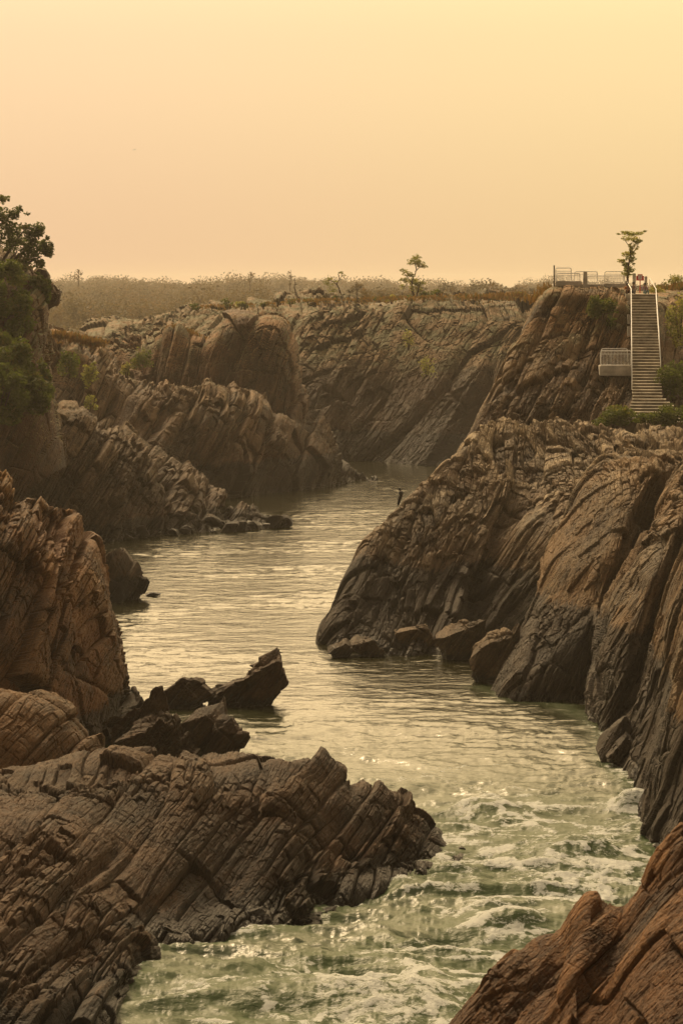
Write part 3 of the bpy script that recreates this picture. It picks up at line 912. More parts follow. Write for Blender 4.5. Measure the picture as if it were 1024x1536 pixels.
# shoreline rubble on the left bank: individual blocks
rb = random.Random(5)
for i in range(46):
    t = rb.random()
    px = 150 + 275 * t
    y0 = np.interp(px, [150, 225, 290, 345, 425], [815, 806, 802, 798, 791])
    up = rb.random() ** 1.5 * np.interp(px, [150, 300, 345, 425], [45, 30, 8, 3])
    D = wD(px, y0) + up * .22
    z = rb.uniform(.5, 1.4) * (1 + .3 * up / 45)
    o = boulder('shore_rock', [(px, y0 - up + 2, D, z * 1.5, z * 1.2, z, rb.uniform(-25, 35), 200 + i)], M_H, FR_H, .25, 2000 + i, 3, .4)
    tag(o, 'angular brown block in the rubble along the left bank spit', 'rock', 'blocks of shoreline rubble below the blocky slope')
for i, (px, y0, D, z) in enumerate([(175, 1440, 117, 1.1), (200, 1425, 118.5, .9), (250, 1420, 119, 1.0), (150, 1490, 112, 1.0), (130, 1505, 110, 1.2), (90, 1500, 110, 1.3), (60, 1470, 109, 1.2),
                                    (110, 1460, 111, .9), (330, 1395, 121.5, .9), (380, 1400, 122, 1.1), (30, 1500, 107, 1.5), (140, 1400, 115, 1.0), (180, 1385, 119, 1.0)]):
    o = boulder('shore_rock', [(px, y0, D, z * 1.6, z * 1.3, z, rb.uniform(-25, 35), 300 + i)], M_B, FR_B, .3, 2100 + i, 4, .5)
    tag(o, 'angular dark rock fallen along the waterline of the long ledge', 'rock', 'fallen rocks at the waterline of the long ledge')

# ------------------------------------------------------------------ helpers for built things
def tube(bm, pts, r, seg=6):
    pts = [Vector(p) for p in pts]
    rs = r if isinstance(r, (list, tuple)) else [r] * len(pts)
    rings = []
    for i, p in enumerate(pts):
        a = pts[min(i + 1, len(pts) - 1)] - pts[max(i - 1, 0)]
        a.normalize()
        u = a.orthogonal().normalized() if abs(a.z) > .95 else a.cross(Vector((0, 0, 1))).normalized()
        w = a.cross(u)
        rings.append([bm.verts.new(p + (u * math.cos(t) + w * math.sin(t)) * rs[i]) for t in [2 * math.pi * k / seg for k in range(seg)]])
    for A_, B_ in zip(rings, rings[1:]):
        for k in range(seg):
            bm.faces.new((A_[k], A_[(k + 1) % seg], B_[(k + 1) % seg], B_[k]))
    bm.faces.new(rings[0][::-1])
    bm.faces.new(rings[-1])


def box(bm, c, s, rot=0.0):
    M = Matrix.Translation(c) @ Matrix.Rotation(rot, 4, 'Z') @ Matrix.Diagonal((s[0], s[1], s[2], 1))
    bmesh.ops.create_cube(bm, size=1, matrix=M)


def fin(bm, name, mat, parent=None, smooth_shade=False):
    bmesh.ops.recalc_face_normals(bm, faces=bm.faces)
    me = bpy.data.meshes.new(name)
    bm.to_mesh(me)
    bm.free()
    if smooth_shade:
        me.polygons.foreach_set('use_smooth', np.full(len(me.polygons), True))
    me.materials.append(mat)
    o = bpy.data.objects.new(name, me)
    COL.objects.link(o)
    o.parent = parent
    return o


# ------------------------------------------------------------------ vegetation
L_GREEN = leaf_mat('leaves_green', c4(.042, .055, .008), c4(.10, .125, .018), c4(.18, .16, .03))
L_OLIVE = leaf_mat('leaves_olive', c4(.12, .13, .025), c4(.28, .28, .06), c4(.36, .30, .08))
L_DRY = leaf_mat('leaves_dry', c4(.05, .042, .014), c4(.12, .085, .03), c4(.22, .12, .04))
L_GRASS = leaf_mat('dry_grass_blades', c4(.12, .075, .022), c4(.20, .11, .032), c4(.09, .09, .025))
BARK = simple_mat('bark', c4(.075, .05, .035), .9, .3, 4)
BARKP = simple_mat('bark_pale', c4(.19, .145, .10), .9, .3, 4)


def leaf_quads(C, size, r, flat=.5):
    """leaf shaped quads at centres C"""
    n = len(C)
    a = r.normal(size=(n, 3))
    a /= np.linalg.norm(a, axis=1, keepdims=True)
    b = r.normal(size=(n, 3))
    b[:, 2] *= flat
    a[:, 2] *= flat
    b = b - a * np.sum(a * b, 1, keepdims=True)
    b /= np.linalg.norm(b, axis=1, keepdims=True) + 1e-9
    s = size * (.6 + .8 * r.random((n, 1)))
    return np.stack([C - a * s, C - b * s * .5, C + a * s, C + b * s * .5], 1)


def clumps(spec, r, flat=.5, gap=.0):
    """spec: (center, radii, n, leaf) -> quads & hues"""
    Q, Hh = [], []
    for c, rad, n, ls in spec:
        d = r.normal(size=(n, 3))
        d /= np.linalg.norm(d, axis=1, keepdims=True)
        rr = r.random((n, 1)) ** .45
        C = np.array(c) + d * rr * np.array(rad)
        if gap > 0:
            keep = vnoise(C / (max(rad) * .35) + 7, int(c[0] * 10) & 255) > gap
            C = C[keep]
        Q.append(leaf_quads(C, ls, r, flat))
        Hh.append(np.clip(.3 + .45 * r.random(len(C)) + .7 * (r.random() - .5), 0, 1))
    return np.concatenate(Q), np.concatenate(Hh)


def tree(name, base, branches, leafspec, lmat, bmat, label, group=None, seed=1, flat=.45, gap=.3):
    """branches: lists of (dx,dy,dz,r) in metres; leafspec: (dx,dy,dz,rx,rz,n,leaf)"""
    t = empty(name, base)
    bm = bmesh.new()
    for i, br in enumerate(branches):
        tube(bm, [b[:3] for b in br], [b[3] for b in br], 6)
    fin(bm, 'trunk', bmat, t, True)
    r = np.random.default_rng(seed)
    if leafspec:
        Q, Hh = clumps([((a, b, c), (rx, rx, rz), n, ls) for a, b, c, rx, rz, n, ls in leafspec], r, flat, gap)
        quads_mesh('crown', Q, lmat, t, {'hue': Hh})
    tag(t, label, 'tree', group)
    return t


def grow(r, start, dirv, length, rad, depth, out, tips, spread=.6, up=.1):
    p = Vector(start)
    d = Vector(dirv).normalized()
    pts = [(p.x, p.y, p.z, rad)]
    n = 3
    for i in range(n):
        d = (d + Vector((r.uniform(-1, 1), r.uniform(-1, 1), r.uniform(-1, 1) + up)) * .28).normalized()
        p = p + d * length / n
        pts.append((p.x, p.y, p.z, rad * (1 - .45 * (i + 1) / n)))
    out.append(pts)
    if depth == 0:
        tips.append(p.copy())
        return
    for k in range(r.choice((2, 3))):
        nd = (d + Vector((r.uniform(-1, 1), r.uniform(-1, 1), r.uniform(-.6, .9))) * spread).normalized()
        grow(r, p, nd, length * r.uniform(.6, .8), rad * .55, depth - 1, out, tips, spread, up)
    if depth > 1:
        tips.append(p.copy())


def pxm(D):
    return F / D


# platform tree (at 943,345..400)
D = 280.0
k = 1 / pxm(D)
def rel(px, py, bx, by):
    return ((px - bx) * k, (by - py) * k)
def tree_px(name, D, bx, by, brs, leaves, lmat, bmat, label, seed, leaf, group=None, flat=.4, gap=.35, dens=1.0):
    """branches & leaf pads traced in photo pixels, given real depth spread"""
    k = D / F
    r = random.Random(seed)
    B = []
    for br in brs:
        dy = r.uniform(-1, 1) * .5
        L = []
        for i, (x, y, w) in enumerate(br):
            L.append(((x - bx) * k, dy * i * .4 if len(br) > 1 else 0, (by - y) * k, w * k / 2))
        B.append(L)
    S = []
    for (x, y, rx, ry, n) in leaves:
        S.append(((x - bx) * k, r.uniform(-1, 1) * rx * k * 1.2, (by - y) * k, rx * k, ry * k * 1.25, int(n * dens * 1.7), leaf))
    return tree(name, P(bx, by, D), B, S, lmat, bmat, label, group, seed, flat, gap)


tree_px('tree', 278, 941, 424,
        [[(941, 430, 4), (940, 412, 3.2), (941, 400, 2.6), (944, 385, 2.2), (943, 370, 1.8), (950, 356, 1.0)], [(944, 385, 1.6), (955, 370, 1.2), (958, 356, .8)],
         [(943, 371, 1.2), (934, 358, .8)], [(940, 400, 1.6), (930, 391, 1)], [(950, 356, .8), (962, 348, .5)]],
        [(948, 351, 17, 3, 110), (935, 350, 8, 3, 50), (944, 358, 13, 4, 120), (953, 363, 9, 4, 80), (947, 371, 9, 5, 90), (940, 381, 9, 4, 70), (945, 388, 9, 5, 90), (932, 391, 7, 3, 40), (941, 397, 10, 4, 90),
         (943, 405, 10, 4, 90), (947, 379, 6, 4, 50), (967, 347, 3, 1, 8), (926, 351, 4, 1.5, 14), (939, 411, 9, 5, 80)],
        L_OLIVE, BARK, 'slender layered green tree growing at the top of the stairway', 3, .17)
tree_px('tree', 500, 620, 443,
        [[(621, 446, 4), (617, 432, 3.2), (618, 420, 2.6), (622, 412, 2.0), (624, 404, 1.8), (622, 395, 1.2)], [(624, 446, 3), (628, 430, 2), (630, 425, 1)],
         [(618, 425, 2), (610, 415, 1.2), (604, 408, .8)], [(622, 408, 1.5), (630, 400, 1), (636, 398, .6)], [(603, 442, 2.2), (605, 432, 1.5), (610, 426, 1)]],
        [(625, 386, 9, 4, 90), (620, 392, 11, 4, 110), (628, 396, 10, 4, 110), (635, 400, 7, 2, 40), (614, 396, 5, 2, 20), (606, 406, 7, 2.5, 45), (611, 411, 9, 3, 90), (617, 414, 6, 3, 50), (606, 420, 9, 3, 80),
         (603, 430, 6, 4, 45), (618, 422, 10, 4, 110), (626, 426, 9, 4, 100), (632, 424, 6, 3, 45), (628, 435, 7, 4, 80), (618, 432, 6, 4, 50)],
        L_OLIVE, BARK, 'tallest bushy tree alone on the far gorge rim', 4, .26)
tree_px('tree', 530, 505, 442,
        [[(511, 442, 3), (508, 432, 2), (505, 426, 1.8), (509, 419, 1.4), (507, 411, 1.2), (512, 408, .8)], [(506, 428, 1.4), (498, 422, 1), (490, 420, .8)], [(509, 418, 1), (515, 412, .6)]],
        [(493, 418, 7, 2, 50), (488, 424, 6, 3, 40), (495, 428, 8, 4, 60), (512, 409, 4, 1.6, 20), (516, 413, 3, 1.5, 12), (498, 435, 9, 4, 80), (503, 422, 4, 2, 18)],
        L_OLIVE, BARK, 'low spreading tree with a bare leaning stem left of the tallest rim tree', 5, .26)
tree_px('dead_tree', 520, 443, 446, [[(445, 446, 2.4), (443, 436, 2), (441, 430, 1.6), (443, 425, 1.2), (441, 419, 1)], [(443, 427, 1.4), (447, 426, .7)]], [], L_DRY, BARK,
        'short dead snag on the far gorge rim', 6, .2)
tree_px('bare_tree', 1150, 435, 440, [[(435, 440, 2), (435, 425, 1.4), (436, 412, .9), (436, 405, .5)], [(435, 420, .8), (440, 415, .5)], [(435, 415, .8), (430, 410, .5)]],
        [(435, 409, 5, 2, 18), (437, 416, 6, 3, 16), (434, 425, 5, 3, 10)], L_DRY, BARKP, 'thin bare hazy tree behind the short dead snag', 7, .5)
tree_px('bare_tree', 1150, 375, 432, [[(375, 438, 2), (375, 425, 1.4), (376, 412, .9), (375, 407, .5)], [(375, 424, .8), (380, 414, .5)], [(375, 420, .8), (370, 413, .5)]],
        [(376, 412, 6, 4, 30), (374, 420, 6, 4, 26)], L_DRY, BARKP, 'feathery hazy tree rising above the distant forest near its middle', 8, .5)
tree_px('bare_tree', 1150, 118, 424, [[(118, 430, 2), (118, 418, 1.4), (119, 410, .9), (117, 404, .5)], [(118, 418, .8), (124, 411, .5)], [(118, 415, .8), (112, 410, .5)]],
        [(118, 409, 7, 4, 45), (117, 416, 8, 4, 45)], L_DRY, BARKP, 'feathery hazy tree above the distant forest beside the overgrown crag', 9, .5)
tree_px('dead_tree', 620, 301, 466, [[(301, 470, 3), (302, 458, 2), (300, 450, 1.6), (294, 440, 1.2), (286, 432, .9)], [(301, 451, 1.4), (307, 443, 1), (306, 436, .6)], [(294, 440, .8), (289, 441, .5)], [(292, 437, .7), (296, 430, .5)]],
        [(286, 431, 5, 1.5, 14), (305, 434, 4, 1.5, 10)], L_DRY, BARKP, 'forked nearly bare tree on the slope below the distant forest', 10, .3)
tree_px('tree', 1150, 345, 436, [[(350, 438, 2), (350, 430, 1.5)]], [(535, 436, 14, 4, 120), (520, 438, 10, 4, 70)], L_DRY, BARK, 'rounded hazy tree between the leaning-stem tree and the tallest rim tree', 12, .5) if False else None
tree_px('tree', 760, 535, 440, [[(535, 444, 2.5), (535, 434, 1.6), (531, 429, 1)], [(535, 435, 1.2), (541, 430, .8)]], [(535, 430, 11, 5, 130), (526, 436, 8, 4, 70), (545, 436, 8, 4, 70)],
        L_DRY, BARK, 'rounded hazy tree between the leaning-stem tree and the tallest rim tree', 12, .4)

# big tree at upper left
tr = random.Random(3)
Dk = 292
kk = Dk / F
spec = []
for (x, y, rx, ry, n) in [(8, 300, 10, 8, 260), (5, 325, 16, 14, 900), (24, 322, 10, 10, 350), (30, 315, 6, 6, 120), (12, 345, 22, 14, 1100), (38, 340, 8, 6, 160), (44, 322, 6, 3, 50), (20, 365, 28, 16, 1700), (50, 350, 14, 14, 900),
                          (60, 345, 10, 12, 600), (68, 372, 12, 14, 900), (48, 375, 18, 16, 1300), (74, 378, 7, 9, 300), (60, 395, 9, 8, 320), (35, 395, 20, 12, 1000), (-20, 330, 25, 40, 1800), (72, 357, 4, 4, 50)]:
    spec.append(((x + 10) * kk, tr.uniform(-1, 1) * .9, (430 - y) * kk, rx * kk, ry * kk, n, .17))
T0 = P(-10, 430, Dk)
brs = []
tips = []
for (dx, dz) in ((2.5, 3), (4.5, 4), (5, 2.5), (1, 5), (3.5, 5.5)):
    brs.append([(0, 0, -2, .28), (dx * .3, 0, dz * .4 + .5, .2), (dx * .7, .3, dz * .8 + .4, .12), (dx, .2, dz + .6, .05)])
tree('tree', T0, brs, spec, L_GREEN, BARK, 'large dark leafy tree on top of the overgrown crag', seed=21, flat=.8, gap=.42)


def bush(name, px, py, D, w, h, n, leaf, lmat, label, seed, cat='bush', group=None, blobs=9, gap=.3):
    r = np.random.default_rng(seed)
    rr = random.Random(seed)
    k = D / F
    W_, H_ = w * k, h * k
    t = empty(name, P(px, py, D))
    spec = []
    SP = .24 if blobs < 20 else .15
    for i in range(blobs):
        a = rr.uniform(-1, 1)
        b = rr.random() ** .8
        spec.append(((a * W_ * .36, rr.uniform(-.3, .3) * W_, H_ * (-.12 + .84 * b * (1 - .3 * abs(a)))), (W_ * SP, W_ * SP, H_ * SP), n // blobs, leaf))
    Q, Hh = clumps(spec, r, .8, gap)
    quads_mesh('crown', Q, lmat, t, {'hue': Hh})
    bm = bmesh.new()
    for i in range(6):
        a = rr.uniform(-.35, .35) * W_
        tube(bm, [(a * .2, 0, -.6), (a * .6, rr.uniform(-.2, .2), H_ * .3), (a, rr.uniform(-.3, .3), H_ * .65)], [.05, .035, .012], 5)
    fin(bm, 'stem', BARK, t)
    tag(t, label, cat, group)
    return t


# overgrowth on the left crag
specs = [(2, 500, 281, 105, 100, 15000, 'dark bush hanging over the top lip of the overgrown crag'),
         (0, 585, 275, 125, 120, 18000, 'dark bush in the middle of the overgrown crag'),
         (42, 606, 272, 80, 70, 8000, 'rounded green bush on the lower right flank of the overgrown crag'),
         (-5, 620, 270, 110, 100, 12000, 'largest dark green bush at the foot of the overgrown crag'),
         (62, 590, 275, 44, 60, 3000, 'small green bush at the right foot of the overgrown crag'),
         (0, 445, 284, 110, 80, 9000, 'olive bush below the large leafy tree')]
for i, (x, y, D, w, h, n, lab) in enumerate(specs):
    bush('bush', x, y, D, w, h, int(n * .6), .26, L_GREEN, lab, 40 + i, group='bushes covering the overgrown crag', blobs=30, gap=.38)
bush('bush', 60, 452, 289, 40, 55, 1800, .22, L_GREEN, 'small dark bush clinging to the outermost lip of the overgrown crag', 51, group='bushes covering the overgrown crag', blobs=22, gap=.35)
# creepers down the crag lip
for i, (x, y, D, w, h, n, lm, lab) in enumerate([
        (104, 560, 352, 34, 45, 900, L_GREEN, 'green bush on the brown slope just right of the overgrown crag'),
        (135, 572, 352, 24, 40, 500, L_OLIVE, 'thin green bush between the overgrown crag and the humped crag'),
        (212, 548, 398, 34, 32, 800, L_GREEN, 'round green bush on the flank of the dark humped crag'),
        (190, 560, 372, 18, 20, 300, L_OLIVE, 'small yellow-green bush at the foot of the dark humped crag'),
        (138, 610, 352, 20, 26, 300, L_OLIVE, 'small olive bush above the blocky slope'),
        (902, 478, 268, 46, 46, 3200, L_GREEN, 'dark green bush hanging below the viewing platform'),
        (1008, 582, 257, 56, 56, 3600, L_GREEN, 'large dark bush right of the lower stairs'),
        (1020, 500, 268, 40, 70, 1800, L_OLIVE, 'olive shrub at the right edge beside the upper stairs'),
        (1012, 432, 300, 36, 26, 700, L_OLIVE, 'leafy shrub on the skyline at the right edge'),
        (922, 632, 250, 64, 30, 2600, L_GREEN, 'green bush below the small lower railing'),
        (972, 634, 247, 40, 20, 1400, L_GREEN, 'low green shrub at the left foot of the stairs'),
        (1010, 632, 247, 52, 36, 2400, L_GREEN, 'low green shrub at the right foot of the stairs'),
        (985, 450, 292, 30, 30, 700, L_OLIVE, 'brown-green shrub behind the top of the right handrail'),
        (640, 560, 440, 26, 34, 350, L_OLIVE, 'green bush halfway down the far gorge wall'),
        (612, 520, 445, 20, 30, 220, L_OLIVE, 'faint bush high on the far gorge wall')]):
    bush('bush', x, y, D, w, h, n, .13 if D < 320 else .2, lm, lab, 60 + i, blobs=16, gap=.25)

rs = random.Random(17)
for i in range(26):
    x = 285 + 515 * (i + rs.random()) / 26
    y = np.interp(x, [280, 430, 620, 800], [461, 453, 447, 444]) + rs.uniform(-1, 3)
    D = np.interp(x, [280, 430, 620, 800], [505, 488, 472, 456])
    w = rs.uniform(9, 24)
    bush('bush', x, y + 1, D, w, w * rs.uniform(.35, .8), 150, .24, rs.choice((L_OLIVE, L_DRY, L_GREEN)), 'low scrub bush on the rim of the far gorge wall', 300 + i, group='scrub bushes along the far gorge rim', blobs=6, gap=.2)


# distant forest and scrub : one mass
L_WOOD = leaf_mat('leaves_dry_wood', c4(.075, .062, .028), c4(.125, .095, .042), c4(.17, .115, .05))


def forest():
    r = np.random.default_rng(5)
    Qs, Hs = [], []
    n = 0
    flat = PLAT.reshape(-1, 3)
    for _ in range(8000):
        # sample in depth with more trees close to the skyline as seen from anywhere along the river
        D = 560 + 2500 * r.random() ** .9
        u = r.uniform(-.15, .14) if r.random() < .3 else r.uniform(-.12, .02)
        i = r.integers(0, 1)
        X = u * D
        # height of plateau at that point
        row = np.argmin(np.abs(PLAT[:, 250, 1] - D))
        col = np.argmin(np.abs(PLAT[row, :, 0] - X))
        px_ = X / D * F + 512
        if px_ > 330 and D < 900 and r.random() < .8:
            continue
        z = PLAT[row, col, 2]
        h = r.uniform(3, 7) * (1 + .5 * (r.random() < .08)) * (1.2 if D > 900 else .5)
        if px_ > 400:
            h *= .6
        if D > 2000:
            h = r.uniform(5, 9) if r.random() < .85 else r.uniform(10, 15)
        h *= .5 + 1.1 * vnoise(np.array([[X / 70, D / 300, 0.0]]), 77)[0]
        m = int(16 * h) + 12
        w = h * r.uniform(.5, .8)
        d = r.normal(size=(m, 3))
        d /= np.linalg.norm(d, axis=1, keepdims=True)
        C = np.array([X, D, z + h * .55]) + d * r.random((m, 1)) ** .75 * np.array([w * .8, w * .8, h * .5])
        Qs.append(leaf_quads(C, .55 * (D / 1000) ** .6, r, .8))
        Hs.append(np.clip(r.random() * .9 + .15 * r.random(m), 0, 1))
    Q = np.concatenate(Qs)
    o = quads_mesh('forest', Q, L_WOOD, None, {'hue': np.concatenate(Hs)})
    tag(o, 'hazy dry woodland covering the plateau beyond the gorge', 'forest', kind='stuff')


forest()


def grass_on(cols_list, name, label):
    """tufts of blades along ledges: centres given as pixel, pixel, depth, spread px, count"""
    r = np.random.default_rng(9)
    Q = []
    Hh = []
    for (x0, y0, D0, x1, y1, D1, n, h) in cols_list:
        for _ in range(n):
            t = r.random()
            x = x0 + (x1 - x0) * t + r.normal() * 3
            y = y0 + (y1 - y0) * t + abs(r.normal()) * 4
            D = D0 + (D1 - D0) * t
            c = np.array(P(x, y, D))
            for b in range(5):
                a = r.normal(size=3) * .25
                a[2] = 1
                a *= h * (.5 + r.random())
                s = np.array([.05 + .03 * r.random(), 0, 0]) * D0 / 250
                cc = c + r.normal(size=3) * np.array([.5, .5, .05])
                Q.append([cc - s, cc + s, cc + a + s * .3, cc + a - s * .3])
                Hh.append(r.random())
    o = quads_mesh(name, np.array(Q), L_GRASS, None, {'hue': np.array(Hh)})
    tag(o, label, 'grass', kind='stuff')


grass_on([(280, 460, 505, 430, 453, 490, 70, .25), (430, 450, 480, 620, 445, 470, 90, .25), (620, 445, 468, 800, 442, 456, 90, .28), (800, 452, 275, 828, 428, 278, 60, .35),
          (85, 500, 366, 150, 515, 370, 160, .5), (260, 490, 406, 305, 512, 406, 120, .5), (352, 486, 402, 412, 484, 402, 160, .35), (300, 520, 404, 350, 525, 400, 100, .4),
          (700, 446, 460, 790, 441, 452, 60, .5), (988, 440, 296, 1030, 432, 300, 200, .6)], 'grass', 'dry orange grass along the ledges and rims')

# ------------------------------------------------------------------ stairway, platform, railings
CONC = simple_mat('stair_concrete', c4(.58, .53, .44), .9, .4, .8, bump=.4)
CONCP = simple_mat('pale_concrete', c4(.50, .46, .40), .85, .3, .8, bump=.3)
WHITE = simple_mat('white_rail_paint', c4(.86, .85, .82), .5, .12, 6)
STEEL = simple_mat('grey_rail_steel', c4(.74, .72, .68), .5, .2, 6)
REDP = simple_mat('red_sign_paint', c4(.55, .02, .02), .5, .1, 3)
PAPER = simple_mat('sign_white', c4(.78, .70, .68), .7, .05, 3)
INK = simple_mat('sign_ink', c4(.30, .05, .12), .7, .05, 3)

st = empty('stairway', P(970, 598, 254))
inv = Vector(P(970, 598, 254))
s0 = Vector(P(970, 598, 254.0))
s1 = Vector(P(964, 441, 272.5))
NS = 36
dirx = Vector((s1.x - s0.x, s1.y - s0.y, 0)).normalized()
side = Vector((dirx.y, -dirx.x, 0))
run = Vector((s1.x - s0.x, s1.y - s0.y, 0)).length / NS
rise = (s1.z - s0.z) / NS
Wd = 2.45
ang = math.atan2(dirx.y, dirx.x) - math.pi / 2
bm = bmesh.new()
tb = bmesh.new()
rr = random.Random(2)
for i in range(NS):
    c = s0 + dirx * run * (i + .5) + Vector((0, 0, rise * (i + 1)))
    jit = rr.uniform(-.03, .03)
    w = Wd * (1.06 - .16 * i / NS)
    box(bm, c - s0 + dirx * .1 + Vector((jit, 0, -.80)), (w, run, 1.5), ang)
    box(tb, c - s0 - dirx * .03 + Vector((jit, 0, -.024)), (w + .06, run + .08, .06), ang + rr.uniform(-.01, .01))
for i in range(8):
    w = Wd + .5 + .42 * i
    c = s0 - dirx * run * (i + .5) * 1.15 + side * (.12 * i + .15) - Vector((0, 0, rise * i))
    box(bm, c - s0 + dirx * .1 + Vector((0, 0, -.78)), (w, run * 1.2, 1.4), ang - .03 * i)
    box(tb, c - s0 + Vector((0, 0, -.03)), (w + .05, run * 1.2 + .08, .06), ang - .03 * i)
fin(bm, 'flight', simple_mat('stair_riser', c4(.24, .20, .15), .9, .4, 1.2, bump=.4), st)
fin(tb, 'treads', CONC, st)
tag(st, 'long concrete stairway climbing the crag on the right', 'stairway')


def rail(pts, label, mat, r=.055, posts=True, mid=True, hgt=1.0, step=3):
    t = empty('handrail', pts[0])
    base = Vector(pts[0])
    bm = bmesh.new()
    tube(bm, [Vector(p) - base for p in pts], r, 7)
    fin(bm, 'top_rail', mat, t, True)
    if mid:
        bm = bmesh.new()
        tube(bm, [Vector(p) - base - Vector((0, 0, .48)) for p in pts[1:]], r * .7, 6)
        fin(bm, 'middle_rail', mat, t, True)
    L = []
    for a, b in zip(pts, pts[1:]):
        a, b = Vector(a), Vector(b)
        n = max(1, int((b - a).length / step))
        for i in range(n):
            L.append(a.lerp(b, i / n))
    L.append(Vector(pts[-1]))
    for p in L:
        bm = bmesh.new()
        q = p - base
        tube(bm, [q, q - Vector((0, 0, hgt))], r * .9, 6)
        fin(bm, 'post', mat, t)
    tag(t, label, 'handrail', 'handrails of the stairway')
    return t


def stair_pt(i, off, up=.95):
    c = s0 + dirx * run * i + Vector((0, 0, rise * i + up))
    w = Wd * (1.06 - .16 * i / NS) / 2 + .06
    return tuple(c + side * (w * off))


rail([tuple(Vector(stair_pt(NS, -1, 1.1)) + dirx * 1.6 + side * -.35 + Vector((0, 0, .05))), stair_pt(NS - 2, -1, 1.0), stair_pt(29, -1), stair_pt(18, -1, .85), stair_pt(4, -1, .7)], 'thin white handrail on the left side of the stairway', WHITE, .05)
rail([tuple(Vector(stair_pt(NS, 1, 1.1)) + dirx * 2.2 + side * -.5 + Vector((0, 0, .35))), stair_pt(NS - 2, 1, 1.0), stair_pt(29, 1), stair_pt(20, 1, .9), stair_pt(10, 1, .8)], 'white handrail bending down the right side of the stairway', WHITE, .045)


def barrier(px0, px1, ytop, ybot, D0, D1, label, mat=STEEL, rnd=.18, bars=14, feet=True, group='railing panels on the crag'):
    a = Vector(P(px0, ybot, D0))
    b = Vector(P(px1, ybot, D1))
    zt = P(px0, ytop, D0)[2]
    b.z = a.z
    Hh = zt - a.z
    t = empty('railing_panel', a)
    d = (b - a)
    L = d.length
    d.normalize()
    z = Vector((0, 0, 1))
    pts = []
    r = rnd
    def arc(cx, cz, a0, a1):
        for k in range(5):
            th = a0 + (a1 - a0) * k / 4
            pts.append(d * (cx + r * math.cos(th)) + z * (cz + r * math.sin(th)))
    arc(L - r, r, -math.pi / 2, 0)
    arc(L - r, Hh - r, 0, math.pi / 2)
    arc(r, Hh - r, math.pi / 2, math.pi)
    arc(r, r, math.pi, 3 * math.pi / 2)
    pts.append(pts[0])
    bm = bmesh.new()
    tube(bm, pts, .055, 6)
    fin(bm, 'frame', mat, t, True)
    bm = bmesh.new()
    tube(bm, [d * .03 + z * Hh * .78, d * (L - .03) + z * Hh * .78], .03, 5)
    for i in range(1, bars):
        x = L * i / bars
        tube(bm, [d * x + z * .03, d * x + z * Hh * .78], .022, 4)
    fin(bm, 'bar_grille', mat, t)
    tag(t, label, 'railing', group)
    return t


barrier(832.5, 856, 402, 423, 279, 279.5, 'tall railing panel at the rear left corner of the viewing platform')
barrier(834, 869, 410, 425, 275.5, 275.5, 'front left railing panel of the viewing platform', bars=18)
barrier(861, 895, 407.5, 424, 279.5, 279.5, 'rear middle railing panel of the viewing platform', bars=16)
barrier(880, 936, 414, 427, 275, 275, 'long front railing panel above the dark bush', bars=26)
barrier(906, 934, 407.5, 424, 279.5, 279.5, 'rear right railing panel beside the slender tree', bars=14)
barrier(901, 940, 523, 545, 264.5, 264.5, 'rear railing panel of the small lower landing', bars=18)
barrier(900, 946, 526, 548, 262, 262, 'front railing panel of the small lower landing', WHITE, bars=22)


def slab(name, px0, px1, yt, yb, D0, D1, mat, label, cat, bev=.05):
    a = Vector(P(px0, yt, D0))
    b = Vector(P(px1, yt, D0))
    zb = P(px0, yb, D0)[2]
    bm = bmesh.new()
    c = Vector(((a.x + b.x) / 2, (D0 + D1) / 2, (a.z + zb) / 2))
    box(bm, (0, 0, (a.z - zb) / 2), (b.x - a.x, D1 - D0, a.z - zb))
    bmesh.ops.bevel(bm, geom=bm.edges[:] + bm.verts[:], offset=bev, segments=2, affect='EDGES')
    bmesh.ops.subdivide_edges(bm, edges=bm.edges[:], cuts=3, use_grid_fill=True)
    for v in bm.verts:
        v.co += Vector((random.uniform(-1, 1), random.uniform(-1, 1), random.uniform(-1, 1))) * .012
    o = fin(bm, name, mat)
    o.location = (c.x, c.y, zb)
    tag(o, label, cat)
    return o


slab('platform', 831, 939, 426, 431.5, 274.8, 281, CONCP, 'concrete deck of the viewing platform on the crag top', 'platform')
slab('parapet', 833, 872, 421.5, 429, 274.3, 274.7, CONCP, 'low concrete parapet at the left front of the viewing platform', 'wall')
slab('parapet', 905, 939, 425.5, 431, 274.3, 274.7, CONCP, 'low concrete parapet between the dark bush and the stairs', 'wall')
slab('parapet', 899, 946, 548, 564, 261.3, 265, CONCP, 'grey concrete wall under the small lower railing', 'wall')
slab('pillar', 874.5, 880, 407, 449, 274, 274.35, CONCP, 'concrete pillar dropping below the middle of the viewing platform', 'pillar', .03)
slab('post', 829.8, 831.4, 398, 430, 274.6, 274.7, BARK, 'thin dark post at the left end of the viewing platform', 'post', .005)
slab('pillar', 937, 941, 421, 433, 274.0, 274.4, CONCP, 'short concrete pillar at the top left of the stairway', 'pillar', .03)
slab('pillar', 966.5, 970, 414.5, 442, 276.5, 277, CONCP, 'pale pillar at the top right of the stairway', 'pillar', .03)
slab('pillar', 948.5, 953, 410, 441, 279.5, 280, CONCP, 'pale square pillar behind the slender tree', 'pillar', .03)
slab('landing', 938, 986, 441, 452, 272.6, 283, CONC, 'concrete landing at the head of the stairway', 'landing')
for i, y in enumerate((452, 472, 490)):
    slab('pier', 940.5, 944, y, y + 14, 271 - i * 2.2, 271.4 - i * 2.2, CONCP, ['upper', 'middle', 'lower'][i] + ' concrete stub pier against the left side of the stairs', 'pier', .02)

